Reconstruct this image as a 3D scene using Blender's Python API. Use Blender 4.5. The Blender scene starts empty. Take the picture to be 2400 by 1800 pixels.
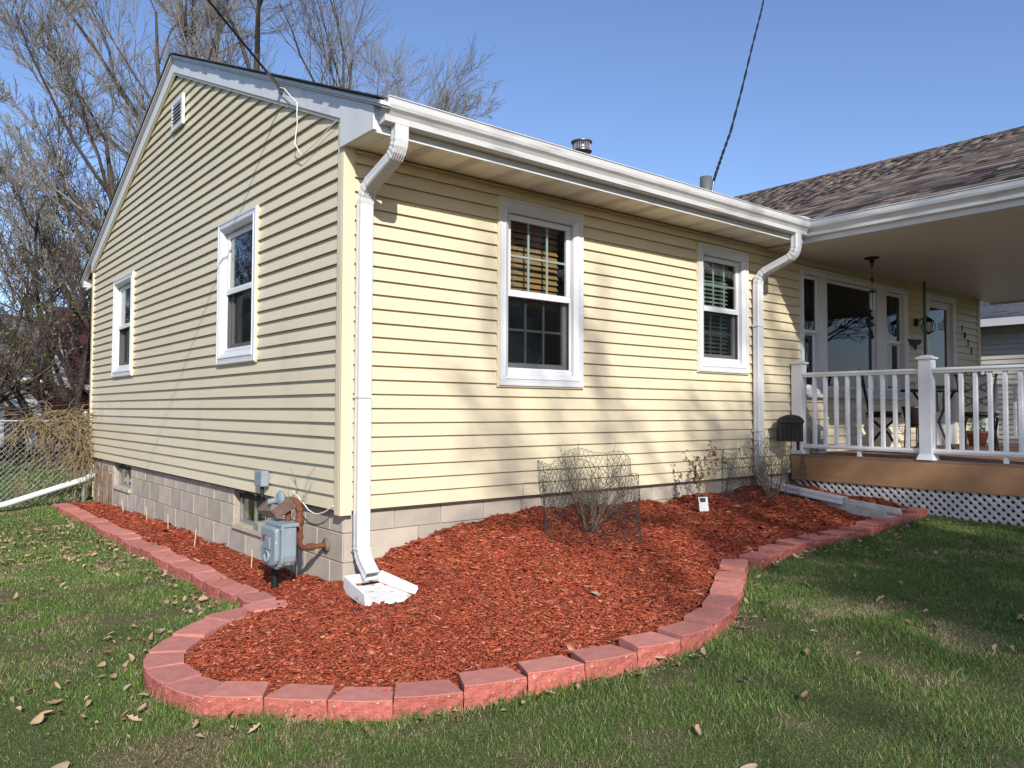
import bpy, math, random
import numpy as np
from mathutils import Vector, Matrix
rng = np.random.default_rng(7)
random.seed(7)
S = bpy.context.scene
COL = S.collection

# ---------------------------------------------------------------- camera
# world: origin at the near house corner, x along the front wall, y along the gable wall, z = 0 at the siding's lower edge
CAM = np.array([-2.5133, -4.9047, 0.6939])
YAW, PITCH, ROLL, FPX = 0.687627, 0.0344665, 0.0037888, 1823.92
def cam_axes():
    f = np.array([math.sin(YAW)*math.cos(PITCH), math.cos(YAW)*math.cos(PITCH), math.sin(PITCH)])
    r = np.array([math.cos(YAW), -math.sin(YAW), 0.0]); u = np.cross(r, f)
    return r*math.cos(ROLL)+u*math.sin(ROLL), -r*math.sin(ROLL)+u*math.cos(ROLL), f
CR, CU, CF = cam_axes()
cd = bpy.data.cameras.new('camera'); cam = bpy.data.objects.new('camera', cd); COL.objects.link(cam)
cd.sensor_width = 36; cd.lens = FPX/2400*36; cd.clip_start = 0.05; cd.clip_end = 2000
M = Matrix([[CR[0], CU[0], -CF[0], CAM[0]], [CR[1], CU[1], -CF[1], CAM[1]], [CR[2], CU[2], -CF[2], CAM[2]], [0, 0, 0, 1]])
cam.matrix_world = M
S.camera = cam

# ---------------------------------------------------------------- sky, sun, exposure
SUND = Vector((0.446, 1.0, -0.62)).normalized()      # direction the light travels
W = bpy.data.worlds.new('World'); S.world = W; W.use_nodes = True
nt = W.node_tree; bg = nt.nodes['Background']
sky = nt.nodes.new('ShaderNodeTexSky'); sky.sky_type = 'NISHITA'; sky.sun_disc = False
sky.sun_elevation = math.asin(-SUND.z)
sky.sun_rotation = math.atan2(-SUND.x, -SUND.y)
sky.altitude = 300; sky.air_density = 1.0; sky.dust_density = 0.8; sky.ozone_density = 5.0
tint = nt.nodes.new('ShaderNodeMix'); tint.data_type = 'RGBA'; tint.blend_type = 'MULTIPLY'; tint.inputs[0].default_value = 1.0; tint.inputs[7].default_value = (1.06, 0.965, 0.99, 1)
nt.links.new(sky.outputs[0], tint.inputs[6]); nt.links.new(tint.outputs[2], bg.inputs[0]); bg.inputs[1].default_value = 0.136
sl = bpy.data.lights.new('sun', 'SUN'); so = bpy.data.objects.new('sun', sl); COL.objects.link(so)
sl.energy = 4.25; sl.angle = math.radians(0.53); sl.color = (1.0, 0.955, 0.88)
so.rotation_euler = SUND.to_track_quat('-Z', 'Y').to_euler(); so.location = (-8, -18, 14)
S.view_settings.view_transform = 'Standard'; S.view_settings.look = 'None'
S.view_settings.exposure = 0.46; S.view_settings.gamma = 1.0; S.view_settings.use_curve_mapping = False
S.render.engine = 'CYCLES'
S.cycles.use_denoising = True
S.cycles.max_bounces = 8; S.cycles.transparent_max_bounces = 12
S.cycles.caustics_reflective = False; S.cycles.caustics_refractive = False

# ---------------------------------------------------------------- materials
def mat(name, col, rough=0.6, spec=0.4, var=0.0, vscale=6.0, bump=0.0, bscale=60.0, metal=0.0, col2=None, attr=False,
        rnd=0.0, stretch=(1, 1, 1), detail=4.0, dirt=None):
    m = bpy.data.materials.new(name); m.use_nodes = True; n = m.node_tree.nodes; l = m.node_tree.links
    b = n['Principled BSDF']; b.inputs['Roughness'].default_value = rough; b.inputs['Metallic'].default_value = metal
    b.inputs['Specular IOR Level'].default_value = spec
    if len(col) == 3: col = (*col, 1)
    src = None
    tc = n.new('ShaderNodeTexCoord'); mp = n.new('ShaderNodeMapping'); mp.inputs['Scale'].default_value = stretch
    l.new(tc.outputs['Object'], mp.inputs['Vector'])
    if attr:
        a = n.new('ShaderNodeAttribute'); a.attribute_name = 'Col'; src = a.outputs['Color']
    else:
        c = n.new('ShaderNodeRGB'); c.outputs[0].default_value = col; src = c.outputs[0]
    if var > 0:
        no = n.new('ShaderNodeTexNoise'); no.inputs['Scale'].default_value = vscale; no.inputs['Detail'].default_value = detail
        l.new(mp.outputs[0], no.inputs['Vector'])
        if col2 is not None:
            rp = n.new('ShaderNodeMapRange'); rp.inputs[1].default_value = 0.5-0.5*(1-var)*0.6-0.02; rp.inputs[2].default_value = 0.5+0.5*(1-var)*0.6+0.02
            l.new(no.outputs[0], rp.inputs[0])
            mx = n.new('ShaderNodeMix'); mx.data_type = 'RGBA'
            l.new(rp.outputs[0], mx.inputs[0]); l.new(src, mx.inputs[6]); mx.inputs[7].default_value = (*col2[:3], 1)
            src = mx.outputs[2]
        else:
            hs = n.new('ShaderNodeHueSaturation'); mr = n.new('ShaderNodeMapRange')
            mr.inputs[1].default_value = 0.25; mr.inputs[2].default_value = 0.75
            mr.inputs[3].default_value = 1-var; mr.inputs[4].default_value = 1+var
            l.new(no.outputs[0], mr.inputs[0]); l.new(mr.outputs[0], hs.inputs['Value']); l.new(src, hs.inputs['Color']); src = hs.outputs[0]
    if rnd > 0:
        oi = n.new('ShaderNodeObjectInfo'); hs = n.new('ShaderNodeHueSaturation'); mr = n.new('ShaderNodeMapRange')
        mr.inputs[3].default_value = 1-rnd; mr.inputs[4].default_value = 1+rnd
        l.new(oi.outputs['Random'], mr.inputs[0]); l.new(mr.outputs[0], hs.inputs['Value']); l.new(src, hs.inputs['Color']); src = hs.outputs[0]
    if dirt:   # (colour, scale, threshold, softness, stretch)
        no = n.new('ShaderNodeTexNoise'); no.inputs['Scale'].default_value = dirt[1]; no.inputs['Detail'].default_value = 6
        mp2 = n.new('ShaderNodeMapping'); mp2.inputs['Scale'].default_value = dirt[4] if len(dirt) > 4 else (1, 1, 1)
        l.new(tc.outputs['Object'], mp2.inputs['Vector']); l.new(mp2.outputs[0], no.inputs['Vector'])
        mr = n.new('ShaderNodeMapRange'); mr.inputs[1].default_value = dirt[2]; mr.inputs[2].default_value = dirt[2]+dirt[3]
        l.new(no.outputs[0], mr.inputs[0])
        mx = n.new('ShaderNodeMix'); mx.data_type = 'RGBA'; l.new(mr.outputs[0], mx.inputs[0]); l.new(src, mx.inputs[6])
        mx.inputs[7].default_value = (*dirt[0], 1); src = mx.outputs[2]
    l.new(src, b.inputs['Base Color'])
    if bump > 0:
        no = n.new('ShaderNodeTexNoise'); no.inputs['Scale'].default_value = bscale; no.inputs['Detail'].default_value = 5
        l.new(mp.outputs[0], no.inputs['Vector'])
        bp = n.new('ShaderNodeBump'); bp.inputs['Strength'].default_value = bump; bp.inputs['Distance'].default_value = 0.01
        l.new(no.outputs[0], bp.inputs['Height']); l.new(bp.outputs[0], b.inputs['Normal'])
    return m

def glass_mat(name, tint=(0.82, 0.86, 0.85), f0=0.07):
    m = bpy.data.materials.new(name); m.use_nodes = True; n = m.node_tree.nodes; l = m.node_tree.links
    n.remove(n['Principled BSDF']); out = n['Material Output']
    lw = n.new('ShaderNodeLayerWeight'); lw.inputs[0].default_value = 0.5
    pw = n.new('ShaderNodeMath'); pw.operation = 'POWER'; pw.inputs[1].default_value = 4.0; l.new(lw.outputs['Facing'], pw.inputs[0])
    mr = n.new('ShaderNodeMapRange'); mr.inputs[3].default_value = f0; mr.inputs[4].default_value = 1.0; l.new(pw.outputs[0], mr.inputs[0])
    t = n.new('ShaderNodeBsdfTransparent'); t.inputs[0].default_value = (*tint, 1)
    g = n.new('ShaderNodeBsdfGlossy'); g.inputs['Roughness'].default_value = 0.01
    no = n.new('ShaderNodeTexNoise'); no.inputs['Scale'].default_value = 2.5
    bp = n.new('ShaderNodeBump'); bp.inputs['Strength'].default_value = 0.06; bp.inputs['Distance'].default_value = 0.02
    l.new(no.outputs[0], bp.inputs['Height']); l.new(bp.outputs[0], g.inputs['Normal'])
    mx = n.new('ShaderNodeMixShader'); l.new(mr.outputs[0], mx.inputs[0]); l.new(t.outputs[0], mx.inputs[1]); l.new(g.outputs[0], mx.inputs[2])
    l.new(mx.outputs[0], out.inputs[0]); return m
def screen_mat(name, col, alpha):
    m = bpy.data.materials.new(name); m.use_nodes = True; n = m.node_tree.nodes; l = m.node_tree.links
    b = n['Principled BSDF']; b.inputs['Base Color'].default_value = (*col, 1); b.inputs['Roughness'].default_value = 0.9; b.inputs['Specular IOR Level'].default_value = 0.0; b.inputs['Alpha'].default_value = alpha
    return m

MT = {}
MT['vinyl'] = mat('cream vinyl', (0.640, 0.560, 0.388), 0.34, 0.7, var=0.035, vscale=0.9, bump=0.05, bscale=14, stretch=(.5, .5, 6), rnd=0.018,
                  dirt=((0.50, 0.45, 0.34), 1.6, 0.60, 0.28, (1, 1, .45)))
MT['vinyl_trim'] = mat('cream vinyl trim', (0.65, 0.57, 0.392), 0.36, 0.5, var=0.03, vscale=3, dirt=((0.5, 0.45, .34), 5, .62, .2))
MT['white_paint'] = mat('white metal', (0.60, 0.61, 0.625), 0.36, 0.5, var=0.03, vscale=5, dirt=((0.55, 0.55, 0.53), 4, .60, .25, (1, 1, .5)))
MT['white_vinyl'] = mat('white vinyl', (0.68, 0.69, 0.70), 0.33, 0.5, var=0.02, vscale=3, dirt=((0.62, .62, .6), 6, .62, .2))
MT['fascia'] = mat('aluminium fascia', (0.60, 0.605, 0.615), 0.42, 0.5, var=0.05, vscale=3, bump=0.03, bscale=8, dirt=((.42, .43, .45), 4, .6, .25))
MT['gutter'] = mat('gutter white', (0.56, 0.56, 0.56), 0.28, 0.5, var=0.04, vscale=4, dirt=((0.30, 0.285, 0.26), 3.0, .54, .22, (.6, .6, 9)))
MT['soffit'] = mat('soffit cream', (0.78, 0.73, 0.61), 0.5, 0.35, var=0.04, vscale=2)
MT['soffit_hole'] = mat('soffit hole', (0.22, 0.20, 0.165), 0.8, 0.2)
MT['sheath'] = mat('sheathing', (0.10, 0.085, 0.07), 0.9, 0.1)
MT['block'] = mat('concrete block', (0.46, 0.408, 0.33), 0.93, 0.15, var=0.5, vscale=5, col2=(0.37, 0.335, 0.285), bump=0.35, bscale=140, rnd=0.14, dirt=((0.45, 0.40, 0.30), 2.2, .55, .22, (1, 1, .35)))
MT['mortar'] = mat('mortar', (0.36, 0.305, 0.225), 0.95, 0.1, var=0.15, vscale=20, bump=0.3, bscale=200)
MT['sill'] = mat('concrete sill', (0.46, 0.41, 0.31), 0.93, 0.1, var=0.15, vscale=8, bump=0.3, bscale=120)
MT['glass'] = glass_mat('window glass')
MT['dark_glass'] = glass_mat('porch window glass', (0.35, 0.36, 0.36), 0.05)
MT['screen'] = screen_mat('insect screen', (0.010, 0.010, 0.011), 0.38)
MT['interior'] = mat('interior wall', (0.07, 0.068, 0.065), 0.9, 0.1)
MT['wood_slat'] = mat('wood slat', (0.52, 0.29, 0.115), 0.45, 0.4, var=.2, vscale=10, stretch=(1, 1, 6))
MT['white_slat'] = mat('white slat', (0.62, 0.70, 0.66), 0.45, 0.4)
MT['muntin'] = mat('muntin', (0.66, 0.74, 0.70), 0.4, 0.4)
MT['roof'] = mat('dark shingle', (0.055, 0.055, 0.058), 0.95, 0.1, var=.3, vscale=30, bump=.5, bscale=150)
SHC = [(0.165, 0.130, 0.110), (0.115, 0.090, 0.080), (0.235, 0.190, 0.155), (0.060, 0.050, 0.050), (0.150, 0.108, 0.102), (0.140, 0.128, 0.105)]
MT['sh'] = [mat('brown shingle tone %d' % i, c, 0.95, 0.12, var=.22, vscale=25, bump=.5, bscale=180) for i, c in enumerate(SHC)]
MT['galv'] = mat('galvanised', (0.42, 0.43, 0.44), 0.42, 0.5, var=.15, vscale=15, metal=0.8)
MT['steel_dark'] = mat('dark flue metal', (0.22, 0.22, 0.23), 0.35, 0.5, var=.2, vscale=12, metal=0.8)
MT['greypipe'] = mat('grey pipe', (0.10, 0.105, 0.11), 0.55, 0.4, var=.15, vscale=10)
MT['black'] = mat('black iron', (0.010, 0.010, 0.011), 0.55, 0.3, var=.2, vscale=20, bump=.1, bscale=80)
MT['rust'] = mat('rusty pipe', (0.20, 0.065, 0.032), 0.85, 0.25, var=.45, vscale=18, col2=(0.11, 0.045, 0.03), bump=.4, bscale=160)
MT['rustplate'] = mat('rusted plate', (0.17, 0.145, 0.125), 0.6, 0.4, var=.5, vscale=14, col2=(0.12, 0.055, 0.035), bump=.2, bscale=90)
MT['meter'] = mat('meter paint', (0.215, 0.265, 0.295), 0.6, 0.45, var=.1, vscale=10, bump=.12, bscale=40, dirt=((0.42, .46, .48), 22, .66, .04))
MT['blackrubber'] = mat('black cable', (0.012, 0.012, 0.013), 0.6, 0.3)
MT['whitecable'] = mat('white cable', (0.75, 0.75, 0.72), 0.5, 0.4)
MT['deck'] = mat('deck board', (0.24, 0.145, 0.105), 0.75, 0.25, var=.2, vscale=6, stretch=(1, 12, 1), bump=.2, bscale=30)
MT['rim'] = mat('rim board', (0.33, 0.19, 0.095), 0.6, 0.3, var=.1, vscale=3, stretch=(1, 2, 8), bump=.1, bscale=20)
MT['splash_white'] = mat('painted concrete', (0.72, 0.71, 0.69), 0.85, 0.2, var=.1, vscale=12, bump=.3, bscale=90, dirt=((0.40, 0.22, 0.17), 14, .62, .10))
MT['splash_grey'] = mat('raw concrete', (0.42, 0.41, 0.38), 0.92, 0.15, var=.2, vscale=12, bump=.4, bscale=110)

# ---------------------------------------------------------------- mesh helpers
def tag(o, label=None, cat=None, group=None, kind=None):
    if label: o['label'] = label
    if cat: o['category'] = cat
    if group: o['group'] = group
    if kind: o['kind'] = kind
    return o
def empty(name, loc=(0, 0, 0), label=None, cat=None, group=None):
    o = bpy.data.objects.new(name, None); COL.objects.link(o); o.location = loc; o.empty_display_size = 0.2
    return tag(o, label, cat, group)
def link(name, me, parent=None, loc=None):
    o = bpy.data.objects.new(name, me); COL.objects.link(o)
    if parent is not None:
        o.parent = parent
        w = Vector((0, 0, 0)); q = parent
        while q is not None: w += Vector(q.location); q = q.parent
        # geometry is written in world coordinates unless loc is given
        o.location = (Vector(loc) if loc is not None else Vector((0, 0, 0))) - w
    elif loc is not None: o.location = loc
    return o
def mesh_np(name, V, F, mats=(), cols=None, smooth=False, midx=None):
    me = bpy.data.meshes.new(name); V = np.asarray(V, np.float32); F = np.asarray(F, np.int32)
    k = F.shape[1]
    me.vertices.add(len(V)); me.vertices.foreach_set('co', V.ravel())
    me.loops.add(F.size); me.loops.foreach_set('vertex_index', F.ravel())
    me.polygons.add(len(F)); me.polygons.foreach_set('loop_start', np.arange(0, F.size, k, dtype=np.int32))
    for m in mats: me.materials.append(m)
    if midx is not None: me.polygons.foreach_set('material_index', np.asarray(midx, np.int32))
    if smooth: me.polygons.foreach_set('use_smooth', np.ones(len(F), bool))
    if cols is not None:
        a = me.attributes.new('Col', 'FLOAT_COLOR', 'POINT'); c = np.ones((len(V), 4), np.float32); c[:, :3] = cols; a.data.foreach_set('color', c.ravel())
    me.update(calc_edges=True); me.validate(); return me

class MB:
    def __init__(s): s.v = []; s.f = []; s.s = []; s.mi = []; s.cur = 0
    def add(s, V, F, smooth=False):
        o = len(s.v); s.v += [tuple(map(float, p)) for p in V]; s.f += [tuple(i+o for i in f) for f in F]; s.s += [smooth]*len(F); s.mi += [s.cur]*len(F); return s
    def box(s, a, b):
        x0, y0, z0 = a; x1, y1, z1 = b
        return s.add([(x0, y0, z0), (x1, y0, z0), (x1, y1, z0), (x0, y1, z0), (x0, y0, z1), (x1, y0, z1), (x1, y1, z1), (x0, y1, z1)],
                     [(0, 3, 2, 1), (4, 5, 6, 7), (0, 1, 5, 4), (1, 2, 6, 5), (2, 3, 7, 6), (3, 0, 4, 7)])
    def quad(s, a, b, c, d): return s.add([a, b, c, d], [(0, 1, 2, 3)])
    def prism(s, prof, a, b, ax):
        """profile (list of 2-D points) extruded from a to b along axis ax (0: x, 1: y, 2: z)"""
        n = len(prof); V = []
        for t in (a, b):
            for p, q in prof: V.append({0: (t, p, q), 1: (p, t, q), 2: (p, q, t)}[ax])
        F = [(i, (i+1) % n, n+(i+1) % n, n+i) for i in range(n)] + [tuple(range(n-1, -1, -1)), tuple(range(n, 2*n))]
        return s.add(V, F)
    def tube(s, pts, r, n=8, cap=True, smooth=True, sq=None):
        """tube along a polyline; r a number or a list; sq=(w, d) gives a rectangular duct instead"""
        pts = [Vector(p) for p in pts]; m = len(pts); rr = r if isinstance(r, (list, tuple)) else [r]*m
        V = []; F = []; prev = None
        for i, p in enumerate(pts):
            t = (pts[min(i+1, m-1)]-pts[max(i-1, 0)]).normalized()
            if prev is None:
                a = Vector((0, 0, 1)) if abs(t.z) < .9 else Vector((0, 1, 0)); u = t.cross(a).normalized()
            else: u = (prev - t*prev.dot(t)).normalized()
            prev = u; w = t.cross(u)
            for k in range(n):
                an = 2*math.pi*k/n; V.append(p + (u*math.cos(an)+w*math.sin(an))*rr[i])
        for i in range(m-1):
            for k in range(n): F.append((i*n+k, i*n+(k+1) % n, (i+1)*n+(k+1) % n, (i+1)*n+k))
        s.add(V, F, smooth)
        if cap:
            s.add(V[:n], [tuple(range(n-1, -1, -1))]); s.add(V[-n:], [tuple(range(n))])
        return s
    def lathe(s, prof, c, n=20, axis='z', smooth=True):
        V = []; F = []; m = len(prof)
        for r, h in prof:
            for k in range(n):
                a = 2*math.pi*k/n; x, y = r*math.cos(a), r*math.sin(a)
                q = {'z': (x, y, h), 'x': (h, x, y), 'y': (x, h, y)}[axis]; V.append((c[0]+q[0], c[1]+q[1], c[2]+q[2]))
        for i in range(m-1):
            for k in range(n): F.append((i*n+k, i*n+(k+1) % n, (i+1)*n+(k+1) % n, (i+1)*n+k))
        F.append(tuple(range(n-1, -1, -1))); F.append(tuple((m-1)*n+k for k in range(n)))
        return s.add(V, F, smooth)
    def mesh(s, name, mats):
        me = bpy.data.meshes.new(name); me.from_pydata(s.v, [], s.f)
        for m in (mats if isinstance(mats, (list, tuple)) else [mats]): me.materials.append(m)
        me.polygons.foreach_set('use_smooth', s.s); me.polygons.foreach_set('material_index', s.mi)
        me.validate(); me.update(); return me
    def build(s, name, mats, parent=None, bevel=0.0, loc=None):
        o = link(name, s.mesh(name, mats), parent, loc)
        if bevel > 0:
            md = o.modifiers.new('bevel', 'BEVEL'); md.width = bevel; md.segments = 2; md.limit_method = 'ANGLE'; md.angle_limit = math.radians(50)
        return o

def tubes_np(P0, P1, R0, R1, n=3):
    """many straight tapered tubes at once"""
    P0, P1 = np.asarray(P0, float), np.asarray(P1, float); R0, R1 = np.asarray(R0, float), np.asarray(R1, float)
    d = P1-P0; L = np.linalg.norm(d, axis=1, keepdims=True); d = d/np.maximum(L, 1e-9)
    ref = np.where(np.abs(d[:, 2:3]) < .9, np.array([[0, 0, 1.]]), np.array([[1., 0, 0]]))
    u = np.cross(d, ref); u /= np.linalg.norm(u, axis=1, keepdims=True); w = np.cross(d, u)
    N = len(P0); V = np.zeros((N, 2*n, 3)); F = np.zeros((N, n, 4), np.int32)
    for k in range(n):
        a = 2*math.pi*k/n; e = u*math.cos(a)+w*math.sin(a)
        V[:, k] = P0+e*R0[:, None]; V[:, n+k] = P1+e*R1[:, None]
        F[:, k] = [k, (k+1) % n, n+(k+1) % n, n+k]
    F += (np.arange(N, dtype=np.int32)*2*n)[:, None, None]
    return V.reshape(-1, 3), F.reshape(-1, 4)

# ---------------------------------------------------------------- the ground's shape
def zl(x, y):
    x = np.asarray(x, float); y = np.asarray(y, float)
    X = np.where(x > -1, x, -1+(np.maximum(x, -8)+1)*.4); X = np.minimum(X, 8)
    yy = np.clip(y, -30, 30)
    return -0.62+0.055*X+np.where(yy < 0, 0.02*np.maximum(yy, -12), -0.004*yy)
# outer top corners of the edging stones: the curved run from its tip to the porch
ARC = [(-.35, .10), (-.63, .13), (-.90, .04), (-1.15, -.18), (-1.34, -.40), (-1.42, -.66), (-1.40, -.94), (-1.31, -1.22), (-1.10, -1.40),
       (-.89, -1.62), (-.66, -1.81), (-.36, -1.94), (-.05, -2.03), (.26, -2.11), (.58, -2.17), (.89, -2.21), (1.20, -2.19), (1.50, -2.10),
       (1.80, -1.95), (2.09, -1.78), (2.36, -1.62), (2.62, -1.46)]
ARC2 = [(2.68, -1.53), (2.98, -1.50), (3.27, -1.46), (3.56, -1.47), (3.85, -1.50), (4.15, -1.53), (4.45, -1.55), (4.75, -1.55), (5.05, -1.54), (5.34, -1.53), (5.62, -1.52)]
RUN = [(-.575+.012*math.sin(i*1.7), .14+.302*i) for i in range(25)]
BED = [(5.66, 0.1), (5.66, -1.45)] + [(x, y+.08) for x, y in ARC2[::-1]] + [(x*1.0, y) for x, y in ARC[::-1]] + [(-.47, .14), (-.47, 7.6), (0.1, 7.6), (0.1, 0.1)]
BED = np.array(BED)
def inset(pts, d):
    out = []
    for i in range(len(pts)):
        a, b = np.array(pts[max(i-1, 0)]), np.array(pts[min(i+1, len(pts)-1)]); t = b-a; t = t/np.linalg.norm(t)
        out.append((pts[i][0]-t[1]*d, pts[i][1]+t[0]*d))
    return out
BEDM = np.array([(5.66, 0.1), (5.66, -1.40)]+inset(ARC2, .09)[::-1]+inset(ARC, .09)[::-1]+[(-.47, .10), (-.47, 7.6), (0.1, 7.6), (0.1, 0.1)])
def in_poly(P, poly):
    x, y = P[:, 0], P[:, 1]; c = np.zeros(len(P), bool); j = len(poly)-1
    for i in range(len(poly)):
        xi, yi = poly[i]; xj, yj = poly[j]
        t = ((yi > y) != (yj > y)) & (x < (xj-xi)*(y-yi)/(yj-yi+1e-12)+xi); c ^= t; j = i
    return c
CTL = [(.0, 7.8, -.645), (0, 6.5, -.60), (0, 5.2, -.572), (0, 4.3, -.56), (0, 3.4, -.558), (0, 2.4, -.565), (0, 1.5, -.578), (0, .8, -.556), (0, .3, -.532), (-.05, 0, -.515), (0, -.05, -.50),
       (.15, 0, -.47), (.27, 0, -.345), (.45, 0, -.29), (.62, 0, -.257), (.85, 0, -.22), (1.04, 0, -.193), (1.4, 0, -.15), (1.75, 0, -.125), (2.3, 0, -.135), (3.0, 0, -.155), (3.9, 0, -.15), (4.87, 0, -.125), (5.6, 0, -.13),
       (1.8, -.6, -.25), (3.48, -.45, -.23), (4.6, -.45, -.185), (2.6, -.55, -.24), (5.6, -.9, -.21), (-.05, -.5, -.54), (.36, -.4, -.50), (.55, -.35, -.40), (.12, -.15, -.58), (.12, -.3, -.59), (.12, -.42, -.59), (.22, -.3, -.58), (.03, -.3, -.58)]
for pts, h in ((ARC, .045), (ARC2, .055)):
    for x, y in pts: CTL.append((x, y, float(zl(x, y))+h))
for x, y in RUN[::2]: CTL.append((x+.1, y, float(zl(x, y))+.045))
CTL = np.array(CTL)
def zm(x, y):
    x = np.atleast_1d(np.asarray(x, float)); y = np.atleast_1d(np.asarray(y, float))
    out = np.zeros(len(x))
    for s in range(0, len(x), 20000):
        d2 = (x[s:s+20000, None]-CTL[None, :, 0])**2+(y[s:s+20000, None]-CTL[None, :, 1])**2+.006
        w = 1/d2**1.6; out[s:s+20000] = (w*CTL[:, 2]).sum(1)/w.sum(1)
    return out
def zmf(x, y): return float(zm(x, y)[0])
# ================================================================ the house
EXP = 0.1016
HL, HD = 11.26, 8.0
RZ0, RY0, PIT = 2.673, -0.616, 0.42                     # roof's upper edge line
def roofz(y): return RZ0+PIT*((y if y <= HD/2 else HD-y)-RY0)
house = empty('house', (0, 0, 0), 'single-storey cream vinyl-sided house with gable end and brown shingled porch wing', 'house')
TF = lambda u, o, z: (u, -o, z)                          # front wall: u = x, o = outwards
TG = lambda u, o, z: (-o, u, z)                          # gable wall: u = y
def tbox(mb, T, a, b):
    p, q = T(*a), T(*b); return mb.box([min(i, j) for i, j in zip(p, q)], [max(i, j) for i, j in zip(p, q)])

W1 = (1.362, 2.300, 0.900, 2.420); W2 = (3.945, 4.812, 1.105, 2.412); PW = (5.88, 8.67, 0.895, 2.42); DR = (9.27, 10.31, 0.19, 2.45)
GW1 = (1.562, 2.502, 1.112, 2.434); GW2 = (5.63, 6.63, 1.125, 2.425)
OPF = [W1, W2, PW, DR]; OPG = [GW1, GW2]

def cells(u0, u1, ops):
    e = sorted({u0, u1, *[a for o in ops for a in o[:2] if u0 < a < u1]}); return list(zip(e[:-1], e[1:]))
def free(ua, ub, za, zb, ops):
    r = [(za, zb)]
    for o in ops:
        if o[0] < (ua+ub)/2 < o[1]:
            n = []
            for a, b in r:
                if o[3] <= a or o[2] >= b: n.append((a, b)); continue
                if o[2] > a+.004: n.append((a, o[2]))
                if o[3] < b-.004: n.append((o[3], b))
            r = n
    return tuple(r)
def courses(T, parent, k0, k1, span, ops, seams):
    for k in range(k0, k1):
        z0, z1 = k*EXP, (k+1)*EXP
        a, b = span(k)
        if b-a < .08: continue
        runs = []
        for ua, ub in cells(a, b, ops):
            for fr in free(ua, ub, z0, z1, ops):
                if runs and any(r[1] == ua and r[2] == fr for r in runs):
                    for r in runs:
                        if r[1] == ua and r[2] == fr: r[1] = ub
                else: runs.append([ua, ub, fr])
        for ua, ub, (za, zb) in runs:
            cut = [c for c in seams(k) if ua+.25 < c < ub-.25]
            e = [ua]+cut+[ub]
            for i, (p, q) in enumerate(zip(e[:-1], e[1:])):
                g = .0012*(1-i % 2) + .0003*random.random(); q2 = q+(.03 if i < len(e)-2 else 0)
                off = lambda z: .0225*(1-(z-z0)/EXP)-.0075+g
                mb = MB(); w = random.uniform(-.0012, .0012)
                V = []
                for uu, dz in ((p, w), (q2, -w*.5)):
                    V += [T(uu, off(zb), zb), T(uu, off(zb+(za-zb)*.5)+.0008, (za+zb)/2), T(uu, off(za), za+dz), T(uu, off(za)-.004, za-.0015+dz), T(uu, -.011, za+.004), T(uu, -.011, zb)]
                n = 6
                F = [(j, (j+1) % n, n+(j+1) % n, n+j) for j in range(n)]+[tuple(range(n-1, -1, -1)), tuple(range(n, 2*n))]
                mb.add(V, F).build('siding_plank', MT['vinyl'], parent)

# sheathing behind the planks: one mesh per wall, with the window openings left free
def sheath(name, T, u0, u1, za, zb, ops):
    mb = MB(); zs = sorted({za, zb, *[o[2] for o in ops], *[o[3] for o in ops]})
    for ua, ub in cells(u0, u1, ops):
        for p, q in zip(zs[:-1], zs[1:]):
            for fr in free(ua, ub, p, q, ops):
                if fr[1]-fr[0] > .01: tbox(mb, T, (ua, -.035, fr[0]), (ub, -.0145, fr[1]))
    return mb
front = sheath('front_wall', TF, .02, HL-.02, .002, 2.54, OPF).build('front_wall', MT['sheath'], house)
gm = sheath('gable_wall', TG, .035, HD-.02, .002, 2.74, OPG)
gm.add([(.0145, .04, 2.74), (.0145, HD-.04, 2.74), (.0145, HD/2, 4.35), (.03, .04, 2.74), (.03, HD-.04, 2.74), (.03, HD/2, 4.35)], [(0, 2, 1), (3, 4, 5), (0, 1, 4, 3), (1, 2, 5, 4), (2, 0, 3, 5)])
gable = gm.build('gable_wall', MT['sheath'], house)
fs = {k: [random.choice([2.45, 3.05, 3.3, 3.35, 3.7, 1.0, .75])+random.uniform(-.05, .05)] + ([random.uniform(8.8, 9.2)] if k % 3 == 0 else []) for k in range(26)}
courses(TF, front, 0, 25, lambda k: (.066, HL-.06), OPF, lambda k: fs[k])
gs = {k: [random.uniform(.5, .8) if k % 5 == 2 else random.uniform(1.1, 3.6)] + ([random.uniform(3.9, 5.5)] if k % 2 else []) for k in range(50)}
def gspan(k):
    z = k*EXP
    if z < 2.735: return (.066, HD-.066)
    t = (z-2.735)/.415; return (max(.066, t+.01), HD-max(.066, t+.01))
courses(TG, gable, 0, 43, gspan, OPG, lambda k: gs[k])
# top strip under the soffit, starter trim under the siding
tb = MB(); tbox(tb, TF, (.07, -.003, 2.51), (HL-.07, .018, 2.535)); tb.build('soffit_trim', MT['vinyl_trim'], house)
for nm, T, a, b in (('front', TF, .06, 5.62), ('gable', TG, .06, HD-.06)):
    mb = MB(); tbox(mb, T, (a, -.02, -.012), (b, .004, -.002)); mb.build('starter_strip', MT['sheath'], house)
# corner posts: two-faced trims
mb = MB(); mb.box((-.024, -.024, -.032), (.066, -.0, 2.60)); mb.box((-.024, 0, -.032), (-.0, .066, 2.74)); mb.build('corner_post', MT['vinyl_trim'], house, .003)
mb = MB(); mb.box((-.024, HD-.066, -.032), (0, HD+.022, 2.72)); mb.build('corner_post', MT['vinyl_trim'], house, .003)
mb = MB(); mb.box((HL-.066, -.024, -.03), (HL+.022, 0, 2.5)); mb.box((HL, 0, -.03), (HL+.022, .07, 2.5)); mb.build('corner_post', MT['vinyl_trim'], house, .003)
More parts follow.
